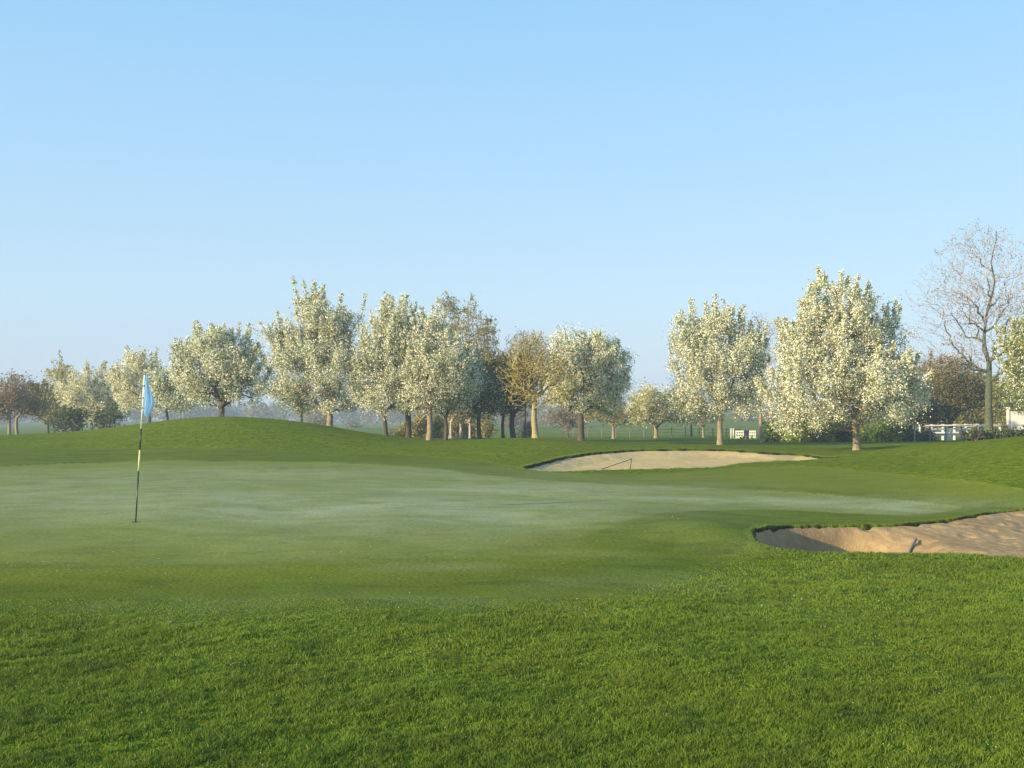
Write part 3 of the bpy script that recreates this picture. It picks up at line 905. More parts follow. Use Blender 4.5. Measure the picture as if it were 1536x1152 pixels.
tree('brown_tree', 'dark budding tree with a leaning trunk behind the white rails', 'tree', 'budding brown trees on the right', 1429, 657, 62,
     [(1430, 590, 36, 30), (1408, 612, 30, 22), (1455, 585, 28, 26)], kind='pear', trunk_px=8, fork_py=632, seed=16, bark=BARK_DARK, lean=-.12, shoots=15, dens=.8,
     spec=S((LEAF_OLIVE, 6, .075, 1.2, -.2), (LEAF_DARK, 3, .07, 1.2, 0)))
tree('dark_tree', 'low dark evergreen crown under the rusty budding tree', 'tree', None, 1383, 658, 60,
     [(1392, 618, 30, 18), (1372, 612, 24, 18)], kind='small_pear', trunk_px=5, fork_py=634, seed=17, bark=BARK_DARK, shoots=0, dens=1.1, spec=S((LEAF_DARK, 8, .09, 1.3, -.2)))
tree('olive_tree', 'olive green tree behind the bare tree and the white rails', 'tree', 'olive green trees behind the white rails', 1467, 655, 80,
     [(1468, 600, 42, 36), (1450, 625, 30, 22), (1500, 600, 36, 34)], kind='small_pear', trunk_px=5, fork_py=638, seed=18, bark=BARK_TAN, shoots=10, dens=.9,
     spec=S((LEAF_OLIVE, 6, .1, 1.2, .1), (LEAF_GREEN, 2, .1, 1.2, 0)))
tree('olive_tree', 'olive green tree above the white board at the right edge', 'tree', 'olive green trees behind the white rails', 1530, 655, 78,
     [(1525, 600, 40, 34), (1560, 590, 40, 36), (1500, 628, 25, 18)], kind='small_pear', trunk_px=5, fork_py=640, seed=19, bark=BARK_TAN, shoots=10, dens=.9,
     spec=S((LEAF_OLIVE, 6, .1, 1.2, .1), (LEAF_GREEN, 3, .1, 1.2, 0)))
tree('bare_tree', 'leafless tree top showing behind the gap between the two right blossom trees', 'tree', None, 1141, 665, 62,
     [(1142, 500, 36, 34), (1150, 545, 40, 40), (1125, 560, 30, 40)], kind='bare', trunk_px=6, fork_py=620, leader=470, twig=TWIG_PALE, seed=20, bark=BARK_TAN, n_att=700, dens=.06, spec=S((LEAF_BROWN, 3, .06, 1, 0)))

# -- middle row
tree('pear_tree', 'round blossom tree with blue-grey shaded lower half, right end of the middle row', 'tree', PEARS, 872, 662, 47,
     [(878, 560, 62, 50), (868, 525, 46, 34), (905, 545, 40, 40), (915, 590, 30, 28), (850, 590, 38, 28), (890, 600, 40, 26)],
     trunk_px=10, fork_py=612, seed=21, bark=BARK_DARK, n_att=480, shoots=45, shoot_len=.35)
tree('lichen_tree', 'golden lichen-covered tree with a pale bare trunk in front of the middle row', 'tree', None, 804, 659, 44,
     [(802, 545, 44, 42), (780, 560, 34, 26), (835, 565, 34, 34), (800, 520, 34, 26), (800, 590, 44, 22)],
     kind='bare', trunk_px=9.5, fork_py=602, twig=TWIG_GOLD, seed=22, bark=BARK_GOLD, n_att=1000, dens=.14, lean=-.03, spec=S((LEAF_GOLD, 7, .045, 1.2, 0), (LEAF_OLIVE, 3, .05, 1.2, 0)))
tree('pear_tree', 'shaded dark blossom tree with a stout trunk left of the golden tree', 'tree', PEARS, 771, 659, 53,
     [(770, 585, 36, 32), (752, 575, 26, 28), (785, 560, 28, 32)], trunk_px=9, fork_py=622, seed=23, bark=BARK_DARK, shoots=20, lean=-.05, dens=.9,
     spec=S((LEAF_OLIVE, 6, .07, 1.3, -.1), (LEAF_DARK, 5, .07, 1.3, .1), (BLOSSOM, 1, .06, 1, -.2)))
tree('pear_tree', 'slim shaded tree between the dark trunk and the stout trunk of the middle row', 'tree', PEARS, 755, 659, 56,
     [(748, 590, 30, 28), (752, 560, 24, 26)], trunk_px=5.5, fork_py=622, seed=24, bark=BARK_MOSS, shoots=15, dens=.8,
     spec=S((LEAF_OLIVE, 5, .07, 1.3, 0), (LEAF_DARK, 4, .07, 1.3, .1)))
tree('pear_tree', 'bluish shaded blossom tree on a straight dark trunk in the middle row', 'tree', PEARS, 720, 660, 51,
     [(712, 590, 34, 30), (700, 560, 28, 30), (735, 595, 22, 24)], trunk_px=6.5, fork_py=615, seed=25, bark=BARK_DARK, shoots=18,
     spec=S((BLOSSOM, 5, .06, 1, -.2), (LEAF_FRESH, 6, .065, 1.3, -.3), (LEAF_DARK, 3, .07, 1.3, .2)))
tree('pear_tree', 'low blossom crown on a thin dark forked trunk, right of the pale tan trunk', 'tree', PEARS, 668, 664, 48.5,
     [(672, 590, 36, 28), (690, 575, 28, 28), (655, 600, 30, 20)], kind='pear', trunk_px=6, fork_py=628, seed=26, bark=BARK_DARK, shoots=15, n_att=260)
tree('pear_tree', 'tall blossom tree on a pale tan trunk in the middle row', 'tree', PEARS, 644, 664, 47.5,
     [(652, 555, 44, 40), (648, 510, 28, 36), (670, 545, 36, 32), (640, 590, 34, 24)], trunk_px=9, fork_py=615, seed=27, bark=BARK_TAN, n_att=460, shoots=100)
tree('pear_tree', 'blossom tree with an olive shaded underside on a thick dark trunk', 'tree', PEARS, 612, 661, 49,
     [(608, 560, 42, 42), (600, 510, 34, 40), (628, 530, 36, 38), (612, 592, 36, 22)], trunk_px=10, fork_py=612, seed=28, bark=BARK_DARK, n_att=420, shoots=110,
     spec=S((BLOSSOM, 7, .062, 1, 0), (LEAF_FRESH, 6, .06, 1.4, 0), (LEAF_OLIVE, 2, .06, 1.3, 0)))
tree('pear_tree', 'tall spiky blossom tree on a slightly leaning dark trunk', 'tree', PEARS, 579, 657, 48.5,
     [(578, 560, 46, 44), (584, 505, 38, 42), (553, 575, 32, 30), (575, 598, 42, 18), (592, 480, 24, 28), (610, 540, 30, 40)], trunk_px=8, fork_py=620, seed=29, bark=BARK_DARK, lean=-.1, n_att=460, shoots=120)
tree('pear_tree', 'tall wide blossom tree with a tan trunk on the right slope of the grass mound', 'tree', PEARS, 494, 644, 49.5,
     [(480, 555, 66, 46), (478, 500, 44, 50), (440, 560, 42, 40), (520, 540, 40, 46), (500, 595, 44, 24), (430, 590, 30, 24), (470, 465, 26, 28), (420, 505, 26, 22), (515, 490, 26, 32)],
     trunk_px=9, fork_py=608, seed=30, bark=BARK_TAN, n_att=680, shoots=180)
tree('pear_tree', 'small low tree with crooked branches under the wide blossom tree, trunk behind the mound', 'tree', PEARS, 452, 640, 56,
     [(450, 605, 26, 12), (435, 595, 20, 12)], kind='small_pear', trunk_px=4, fork_py=622, seed=31, bark=BARK_DARK, n_att=90, shoots=4,
     spec=S((LEAF_FRESH, 6, .06, 1.3, -.1), (BLOSSOM, 2, .06, 1, 0)))
tree('pear_tree', 'round blossom tree on top of the grass mound', 'tree', PEARS, 331, 631, 50,
     [(332, 550, 62, 46), (300, 560, 40, 36), (365, 560, 36, 38), (325, 515, 46, 24), (335, 588, 56, 22), (275, 525, 18, 12)],
     trunk_px=9, fork_py=602, seed=32, bark=BARK_DARK, n_att=560, shoots=160, shoot_len=.6)
tree('pear_tree', 'low cream blossom tree with spreading branches just right of the flag', 'tree', PEARS, 251, 636, 58,
     [(258, 592, 36, 26), (245, 575, 28, 20), (272, 600, 22, 16)], kind='small_pear', trunk_px=5, fork_py=626, seed=33, bark=BARK_DARK, spec=S((BLOSSOM, 9, .075, 1, .1), (LEAF_FRESH, 5, .07, 1.3, .1)))
tree('pear_tree', 'hazy blossom tree standing behind the flag', 'tree', PEARS, 224, 641, 68,
     [(208, 575, 38, 34), (200, 550, 26, 26), (225, 560, 24, 24), (215, 600, 36, 18)], kind='small_pear', trunk_px=5.5, fork_py=618, seed=34, bark=BARK_DARK, n_att=300,
     spec=S((BLOSSOM, 10, .08, 1, 0), (LEAF_WILLOW, 3, .08, 1.3, 0)))
# -- left end
tree('pear_tree', 'hazy blossom tree with a dark underside at the left, right of the yellowish willow', 'tree', PEARS, 137, 656, 74,
     [(140, 590, 42, 34), (115, 590, 28, 34), (165, 600, 26, 24), (145, 618, 44, 18)], kind='small_pear', trunk_px=4.5, fork_py=636, seed=35, bark=BARK_DARK, n_att=320,
     spec=S((BLOSSOM, 9, .09, 1, 0), (LEAF_WILLOW, 4, .085, 1.3, -.1)))
for k, (px, cx) in enumerate(((101, 98), (118, 112), (158, 162))):
    tree('thicket_shrub', ['dark multi-stemmed shrub left of the hazy blossom tree', 'dark multi-stemmed shrub under the hazy blossom tree', 'dark multi-stemmed shrub at the left foot of the mound'][k], 'shrub', 'dark thicket shrubs on the left', px, 657, 71,
         [(cx - 10, 632, 16, 14), (cx + 8, 630, 16, 16), (cx, 622, 14, 10)], kind='bush', trunk_px=3, fork_py=652, seed=36 + k, bark=BARK_DARK, dens=.45, n_att=160,
         spec=S((LEAF_DARK, 4, .1, 1.3, .2), (LEAF_FRESH, 3, .09, 1.3, -.3)))
tree('willow_tree', 'yellow-green pointed willow top behind the left blossom tree', 'tree', None, 92, 657, 95,
     [(92, 580, 22, 30), (92, 556, 12, 18), (75, 605, 26, 26)], kind='poplar', trunk_px=4, fork_py=630, seed=40, bark=BARK_TAN, dens=.8, spec=S((LEAF_WILLOW, 8, .12, 1.4, 0)))
tree('willow_tree', 'low yellowish-green tree between the two brown trunks and the pointed willow', 'tree', None, 72, 658, 84,
     [(66, 598, 24, 26), (75, 620, 24, 16)], kind='small_pear', trunk_px=4, fork_py=636, seed=41, bark=BARK_DARK, dens=.7, spec=S((LEAF_WILLOW, 4, .1, 1.4, -.2), (LEAF_OLIVE, 4, .1, 1.3, 0)))
tree('brown_tree', 'brown budding tree with a pinkish trunk, leftmost of all', 'tree', 'brown budding trees at the left edge', 14, 659, 60,
     [(5, 600, 34, 26), (20, 590, 28, 26), (-10, 610, 30, 20)], kind='bare', trunk_px=5, fork_py=620, seed=42, bark=BARK_TAN, n_att=600, dens=.35, spec=S((LEAF_BROWN, 5, .07, 1.2, 0), (LEAF_OLIVE, 4, .07, 1.2, 0)))
tree('brown_tree', 'brown budding tree with a pale curved trunk, second from the left edge', 'tree', 'brown budding trees at the left edge', 27, 659, 62,
     [(40, 600, 30, 24), (30, 585, 30, 24), (60, 610, 20, 14)], kind='bare', trunk_px=5, fork_py=626, seed=43, bark=BARK_TAN, n_att=600, dens=.32, lean=-.05, spec=S((LEAF_BROWN, 5, .07, 1.2, 0), (LEAF_OLIVE, 4, .07, 1.2, 0)))
# -- poplars behind the middle row
tree('poplar_tree', 'left and tallest of the slender hazy poplars behind the middle row', 'tree', 'slender poplars behind the middle row', 676, 661, 76,
     [(674, 500, 18, 56), (668, 560, 20, 50), (678, 455, 10, 18)], kind='poplar', trunk_px=6, fork_py=625, leader=450, seed=44, bark=BARK_TAN, dens=.5, spec=S((LEAF_WILLOW, 4, .08, 1.2, -.3), (LEAF_OLIVE, 6, .08, 1.2, .35)))
tree('poplar_tree', 'middle one of the slender hazy poplars behind the middle row', 'tree', 'slender poplars behind the middle row', 707, 661, 74,
     [(706, 510, 18, 58), (712, 570, 22, 48), (703, 462, 9, 16)], kind='poplar', trunk_px=6, fork_py=625, leader=455, seed=45, bark=BARK_TAN, dens=.55, spec=S((LEAF_WILLOW, 4, .08, 1.2, -.3), (LEAF_OLIVE, 6, .08, 1.2, .35)))
tree('poplar_tree', 'brown right-hand poplar, lower than its two neighbours', 'tree', 'slender poplars behind the middle row', 732, 660, 72,
     [(732, 530, 18, 44), (742, 570, 20, 40), (728, 500, 10, 28)], kind='poplar', trunk_px=5, fork_py=625, leader=490, seed=46, bark=BARK_DARK, dens=.42, spec=S((LEAF_OLIVE, 6, .08, 1.2, .2), (LEAF_WILLOW, 3, .08, 1.2, -.2)))
tree('bare_tree', 'leafless crown showing above the golden lichen tree', 'tree', None, 788, 659, 64,
     [(790, 525, 34, 30), (780, 550, 34, 30)], kind='bare', trunk_px=5, fork_py=600, leader=500, seed=47, bark=BARK_DARK, n_att=700, dens=.05, spec=S((LEAF_BROWN, 3, .06, 1, 0)))
# -- far trees on the field
tree('orchard_tree', 'small pale olive tree on a pinkish trunk in the field beyond the wire fence', 'tree', None, 920, 665, 66,
     [(920, 622, 34, 14), (905, 618, 24, 14)], kind='small_pear', trunk_px=5, fork_py=640, seed=48, bark=BARK_TAN, dens=.55, shoots=10, spec=S((LEAF_OLIVE, 5, .08, 1.3, .2), (LEAF_WILLOW, 3, .08, 1.2, 0)))
tree('orchard_tree', 'hazy wide blossom tree with twin trunks in the field beyond the wire fence', 'tree', None, 984, 662, 72,
     [(986, 610, 42, 22), (978, 598, 30, 20), (1008, 618, 34, 16), (962, 620, 28, 16)], kind='small_pear', trunk_px=7, fork_py=642, seed=49, bark=BARK_TAN, n_att=380, shoots=25, shoot_len=.3, spec=S((BLOSSOM, 6, .085, 1, -.1), (LEAF_WILLOW, 6, .08, 1.3, -.1)))
tree('orchard_tree', 'faint brownish tree in the mist behind the dark trunk of the round blossom tree', 'tree', None, 852, 663, 90,
     [(850, 628, 30, 16), (870, 622, 26, 14)], kind='small_pear', trunk_px=3.5, fork_py=645, seed=50, bark=BARK_DARK, dens=.5, spec=S((LEAF_BROWN, 7, .11, 1.3, 0)))
tree('orchard_tree', 'small olive tree on a thin pale trunk under the blossom tree behind the bunker', 'tree', None, 1055, 662, 78,
     [(1052, 622, 28, 16), (1040, 610, 24, 14)], kind='small_pear', trunk_px=4, fork_py=642, seed=51, bark=BARK_TAN, dens=.6, spec=S((LEAF_OLIVE, 6, .08, 1.3, .1)))
tree('orchard_tree', 'thin dark-trunked tree left behind the blossom tree at the bunker', 'tree', None, 1037, 659, 88,
     [(1035, 622, 22, 16), (1020, 615, 18, 14)], kind='small_pear', trunk_px=3.5, fork_py=642, seed=52, bark=BARK_DARK, dens=.6, spec=S((LEAF_OLIVE, 6, .1, 1.3, -.1)))

# -- thicket in the middle and bushes on the right
def bush(name, label, group, px, py, d, ells, seed, mat_spec, dens=1.3, stems=BARK_DARK):
    return tree(name, label, 'bush', group, px, py, d, ells, kind='bush', trunk_px=3, fork_py=py - 5, seed=seed, bark=stems, spec=mat_spec, dens=dens)
TH = 'yellow-green thicket bushes behind the middle row'
for k, (px, d, ex, ey, rx, ry, lb) in enumerate((
    (607, 66, 607, 650, 18, 12, 'low yellow-green bush between the leaning trunk and the thick dark trunk'),
    (632, 64, 630, 634, 16, 24, 'tall yellow-green bush just left of the pale tan trunk'),
    (658, 65, 656, 636, 16, 24, 'yellow-green bush right behind the thin forked trunk'),
    (684, 67, 684, 632, 18, 28, 'yellow-green bush around pale stumps, centre of the thicket'),
    (708, 66, 706, 636, 16, 26, 'olive bush just left of the straight dark trunk'),
    (731, 64, 730, 638, 12, 22, 'olive bush at the right end of the thicket'))):
    bush('thicket_bush', lb, TH, px, 662, d, [(ex, ey, rx, ry), (ex - 5, ey + 8, rx * .8, ry * .6)], 60 + k, S((LEAF_WILLOW, 5, .075, 1.3, -.15 if k < 4 else -.4), (LEAF_OLIVE, 5, .075, 1.3, .1)), .8, BARK_TAN)
for k, (px, lb) in enumerate(((677, 'slim pale trunk, leftmost of three in the thicket'), (691, 'pale trunk in the middle of three in the thicket'), (705, 'pale peeling trunk, rightmost of three in the thicket'))):
    tree('thicket_tree', lb, 'tree', 'pale trunks in the thicket', px, 663, 60 + k, [(px, 620, 12, 14)], kind='bush', trunk_px=4.5, fork_py=632, seed=70 + k, bark=TWIG_PALE, dens=.5, spec=S((LEAF_WILLOW, 4, .075, 1.3, 0), (LEAF_OLIVE, 4, .075, 1.3, 0)))
RB = 'bushes behind the largest blossom tree'
for k, (px, d, cx, cy, rx, ry, sp, lb) in enumerate((
    (1160, 58, 1160, 648, 14, 17, 'g', 'dark green bush left of the golden flowers'),
    (1196, 57, 1196, 652, 18, 13, 'y', 'bright green bush right of the golden flowers'),
    (1232, 56, 1232, 649, 20, 17, 'o', 'olive brown rounded bush left of the tan trunk'),
    (1264, 57, 1264, 645, 14, 22, 'd', 'dark bush just left of the tan trunk'),
    (1300, 55, 1300, 650, 12, 17, 'y', 'bright yellow-green bush just right of the tan trunk'),
    (1328, 56, 1328, 650, 22, 17, 'g', 'wide green bush between the tan trunk and the dark shrubs'),
    (1362, 56, 1362, 654, 16, 13, 'd', 'dark shrub left of the white rails'),
    (1385, 57, 1385, 655, 14, 11, 'd', 'low dark shrub at the left end of the white rails'))):
    specs = {'g': S((LEAF_GREEN, 8, .07, 1.3, -.2)), 'y': S((LEAF_GREEN, 8, .07, 1.3, .35)), 'o': S((LEAF_OLIVE, 6, .07, 1.3, 0), (LEAF_GREEN, 2, .07, 1.3, -.3)), 'd': S((LEAF_DARK, 8, .075, 1.3, .1))}
    bush('bush', lb, RB, px, 667, d, [(cx, cy, rx, ry), (cx + 4, cy + 5, rx * .9, ry * .7)], 80 + k, specs[sp], 1.5)
for k, (px, lb) in enumerate(((1462, 'low dark shrub left of the mossy trunk'), (1500, 'low dark shrub right of the mossy trunk'), (1530, 'low dark shrub below the white board'), (1562, 'low dark shrub at the right edge of the picture'))):
    bush('bush', lb, 'low dark shrubs under the bare tree', px, 664, 51, [(px, 655, 20, 8), (px + 8, 657, 14, 6)], 95 + k, S((LEAF_DARK, 6, .06, 1.3, .2), (LEAF_GREEN, 2, .06, 1.3, -.3)), 1.3)
fl = bush('flower_clump', 'clump of golden yellow flowers beside the dark green bush', None, 1160, 668, 54, [(1158, 663, 11, 3.2)], 101, S((FLOWER_GOLD, 7, .06, 1, 0), (LEAF_GREEN, 3, .06, 2, 0)), 1.0)
fl['category'] = 'flowers'
bush('bush', 'low dark green plants in front of the white panels', None, 1118, 668, 66, [(1118, 664, 18, 4)], 102, S((LEAF_GREEN, 6, .07, 1.4, 0)), 1.3)
bush('bush', 'small dark conifer-like bush in the mist left of the golden tree trunk', None, 788, 662, 80, [(788, 652, 10, 8), (794, 648, 4, 14)], 103, S((LEAF_DARK, 8, .1, 1.3, .3)), 1.2)
# -- far hedge and trees in the mist
for k, (px, d, hpx, lb) in enumerate((
    (420, 190, 20, 'faint round tree in the mist behind the mound'), (478, 170, 26, 'misty round tree between the mound and the tan trunk'),
    (528, 210, 16, 'small misty tree right of the tan trunk'), (1160, 180, 34, 'hazy brown tree far behind the dark green bush'), (1120, 190, 30, 'hazy brown tree above the white panels'),
    (1200, 175, 34, 'hazy tree behind the bright green bush'), (1385, 150, 60, 'hazy olive tree far behind the dark shrubs'), (1440, 160, 58, 'hazy olive tree far behind the rails'), (1500, 150, 60, 'hazy olive tree far behind the mossy trunk'), (770, 170, 34, 'misty tree behind the stout dark trunk'), (840, 180, 30, 'misty tree right of the golden tree trunk'), (820, 230, 26, 'faintest misty tree right behind the golden tree trunk'))):
    tree('distant_tree', lb, 'tree', 'trees fading into the mist', px, 652, d, [(px, 646 - hpx * .5, hpx * .62, hpx * .42), (px + 8, 648 - hpx * .4, hpx * .55, hpx * .38)], kind='bush', trunk_px=3, fork_py=646, seed=110 + k, bark=BARK_DARK,
         dens=1.0, n_att=160, spec=S((LEAF_OLIVE, 6, .22, 1.3, 0), (LEAF_BROWN, 4, .2, 1.3, 0)))

def woodland():
    """far wood that reads as one mass"""
    rng = np.random.default_rng(77)
    Q = []
    for _ in range(420):
        d = rng.uniform(330, 620)
        px = rng.uniform(-350, 1900)
        h = rng.uniform(6, 11) * (1.0 + .25 * math.sin(px / 90.0))
        x = (px - 768) / F * d
        z0 = -.4
        n = 420
        dr = rng.standard_normal((n, 3)); dr /= np.linalg.norm(dr, axis=1)[:, None]
        c = np.array([x, d, z0 + h * .52]) + dr * (rng.random(n) ** .4)[:, None] * np.array([h * .55, h * .5, h * .5])
        Q.append(quads_at(c, .8, rng, 1.2))
    Q = np.concatenate(Q); n = len(Q)
    me = np_mesh('distant_woodland', Q.reshape(-1, 3), np.arange(n * 4), np.full(n, 4), [LEAF_OLIVE], None, False, fattr={'tint': np.clip(rng.normal(.4, .2, n), 0, 1)})
    o = link(bpy.data.objects.new('distant_woodland', me))
    tag(o, 'faint line of woodland in the mist on the horizon', 'woodland', kind='stuff')
woodland()

# ------------------------------------------------------------------ flagstick
WHITE_POLE = simple_mat('pole_white', (.78, .74, .62), .35, .05, 20, 0, .5)
YELLOW_POLE = simple_mat('pole_yellow', (.78, .70, .40), .35, .05, 20, 0, .5)
BLACK_POLE = simple_mat('pole_black', (.022, .024, .028), .35, .05, 20, 0, .5)
CUP = simple_mat('cup_liner', (.55, .55, .5), .5, .1)
def flag_mat():
    m, nt, out = nodes_of('flag_cloth'); g = G(nt)
    v = g.coord('Object')
    c = g.mix(g.ramp(g.noise(v, 30, 3), .3, .7), (.42, .68, .92), (.48, .73, .95))
    b = g.n('ShaderNodeBsdfPrincipled'); g.l(c, b.inputs['Base Color']); b.inputs['Roughness'].default_value = .55
    tr = g.n('ShaderNodeBsdfTranslucent'); g.l(c, tr.inputs['Color'])
    mx = g.n('ShaderNodeMixShader'); mx.inputs[0].default_value = .3
    g.l(b.outputs[0], mx.inputs[1]); g.l(tr.outputs[0], mx.inputs[2]); g.l(mx.outputs[0], out.inputs['Surface'])
    return m
def flagstick():
    fx, fy = hit(203, 783, 15)
    fz = float(base_z(np.array([fx]), np.array([fy]))[0])
    sc = fy / F
    root = empty('flagstick', (fx, fy, fz), 'leaning black and white banded golf pin with a limp light blue flag', 'flagstick')
    def pt(py):
        t = (783 - py) / (783 - 559.0)
        return np.array([14 * t * sc, 0, (783 - py) * sc])
    mb = MB()
    r = .0105
    for a, b, m in ((783, 706.5, 2), (706.5, 675, 1), (675, 643, 2), (643, 559, 0)):
        mb.tube([pt(a) - (np.array([0, 0, .1]) if a == 783 else 0), pt(b)], [r * (.85 if a == 783 else 1), r], 12, m)
    mb.tube([pt(559), pt(557.5)], [r * 1.3, r * .6], 12, 2)
    mb.build('pole', [WHITE_POLE, YELLOW_POLE, BLACK_POLE], root, True)
    # limp flag: hangs in soft folds from its upper corner
    nu, nv = 34, 46
    V = []
    prof_v = [0, .15, .35, .55, .72, .85, 1.0]
    prof_w = [.045, .065, .105, .135, .14, .12, .055]
    for i in range(nv):
        v = i / (nv - 1)
        py = 560 + 62 * v
        w = np.interp(v, prof_v, prof_w)
        base = pt(py)
        attach = 0.012 if v < .82 else .012 + (v - .82) * .12
        for j in range(nu):
            u = j / (nu - 1)
            fold = .035 * math.sin(u * 11.5 + v * 1.8) * (.35 + u) * (.5 + .5 * v) + .012 * math.sin(u * 23 + v * 6)
            x = base[0] + attach + u * w
            z = base[2] - .05 * u * math.sin(v * 2.0) - .035 * u * (1 - v)
            V.append((x + .008 * math.sin(v * 9 + u * 3) * u, fold - .01, z))
    Fc = [[i * nu + j, i * nu + j + 1, (i + 1) * nu + j + 1, (i + 1) * nu + j] for i in range(nv - 1) for j in range(nu - 1)]
    fm = MB(); fm.add(V, Fc); fm.build('flag', [flag_mat()], root, True)
    for py in (561, 579, 597, 612):
        hb = MB()
        p = pt(py); hb.tube([p + np.array([-.013, -.002, -.006]), p + np.array([-.013, -.002, .006])], [.005, .005], 6)
        hb.tube([p + np.array([0, 0, -.008]), p + np.array([0, 0, .008])], [.0145, .0145], 12)
        hb.build('flag_tie', [BLACK_POLE], root, True)
    # hole with its liner rim
    n = 28; rr = .054
    a = np.arange(n) * 2 * math.pi / n
    V = [(math.cos(t) * rr, math.sin(t) * rr, .012) for t in a] + [(math.cos(t) * (rr + .006), math.sin(t) * (rr + .006), .012) for t in a] + [(math.cos(t) * (rr + .006), math.sin(t) * (rr + .006), -.05) for t in a] + [(math.cos(t) * rr, math.sin(t) * rr, -.05) for t in a]
    Fc = []
    for k in range(3):
        Fc += [[k * n + i, k * n + (i + 1) % n, (k + 1) * n + (i + 1) % n, (k + 1) * n + i] for i in range(n)]
    Fc.append([3 * n + i for i in range(n)])
    cm = MB(); cm.add(V, Fc)
    cup = cm.build('hole_cup', [BLACK_POLE], None, False)
    cup.location = (fx, fy, fz - .008)
    tag(cup, 'small dark hole in the green at the foot of the flagstick', 'golf hole')
flagstick()

# ------------------------------------------------------------------ bunker rakes
RAKE_DARK = simple_mat('rake_handle', (.07, .055, .045), .5, .2)
RAKE_GREY = simple_mat('rake_grey', (.16, .15, .15), .5, .2)
def rake(label, a, b, r, head, mat, tines=True):
    """a: handle end on the sand, b: where the handle meets the head; head: its half-length vector"""
    a, b = np.array(a), np.array(b)
    root = empty('bunker_rake', b, label, 'rake', 'bunker rakes')
    m = MB(); m.tube([a - b, (a - b) * .5 + np.array([0, 0, .01]), np.zeros(3)], [r, r, r], 8); m.build('handle', [mat], root, True)
    h = MB(); hv = np.array(head); h.tube([-hv, hv], [r * 1.25, r * 1.25], 8)
    for t in np.linspace(-.95, .95, 13):
        p = hv * t; h.tube([p, p + np.array([0, 0, -.06])], [r * .5, r * .3], 5)
    h.build('rake_head', [mat], root, True)
def sand_pt(poly, px, py, d0, lift):
    x, y = hit(px, py, d0)
    return x, y
# far bunker: the handle climbs over the sand and the head leans down towards the rim
ax, ay = hit(903, 707.5, 28.9)
az = float(terrain_z(np.array([ax]), np.array([ay - .05]))[0]) + .03
bd = 30.6
bx, bz = (947.5 - 768) / F * bd, CAMZ - (688.5 - HY) / F * bd
cd = 29.6
cx_, cz = (944.5 - 768) / F * cd, CAMZ - (704 - HY) / F * cd
def far_rake():
    root = empty('bunker_rake', (cx_, cd, cz), 'dark bent rake standing over the sand of the far bunker', 'rake', 'bunker rakes')
    o = np.array([cx_, cd, cz])
    A = np.array([ax, ay, az]) - o; B = np.array([bx, bd, bz]) - o; Cc = np.zeros(3)
    m = MB(); m.tube([A, A + (B - A) * .5, B + (A - B) * .03, B + np.array([0, -.02, .01])], [.010] * 4, 8); m.build('handle', [RAKE_DARK], root, True)
    h = MB(); h.tube([B + np.array([0, -.02, .01]), B + (Cc - B) * .08, Cc + np.array([0, 0, -.12])], [.010, .010, .009], 8)
    for t in np.linspace(.1, .95, 12):
        p = B + (Cc - B) * t; h.tube([p, p + np.array([.01, .07, -.01])], [.007, .004], 5)
    h.build('rake_head', [RAKE_DARK], root, True)
far_rake()
def near_rake():
    A = sand_hit(5, BUNK_NEAR, 1374.5, 812, 14.2, 17.0) + np.array([0, 0, .03])
    B = sand_hit(5, BUNK_NEAR, 1362, 833, 12.9, 16.0) + np.array([0, 0, .035])
    root = empty('bunker_rake', A, 'grey rake handle lying in the sand of the near bunker', 'rake', 'bunker rakes')
    D = B - A
    m = MB(); m.tube([np.zeros(3), D * .5 + np.array([0, 0, .004]), D], [.016, .017, .017], 10); m.build('handle', [RAKE_GREY], root, True)
    h = MB(); h.tube([D + np.array([-.28, .05, -.01]), D + np.array([.28, -.05, -.01])], [.017, .017], 8)
    for t in np.linspace(-.26, .26, 12): h.tube([D + np.array([t, -t * .17, -.01]), D + np.array([t, -t * .17, -.07])], [.006, .004], 5)
    h.build('rake_head', [RAKE_GREY], root, True)
near_rake()

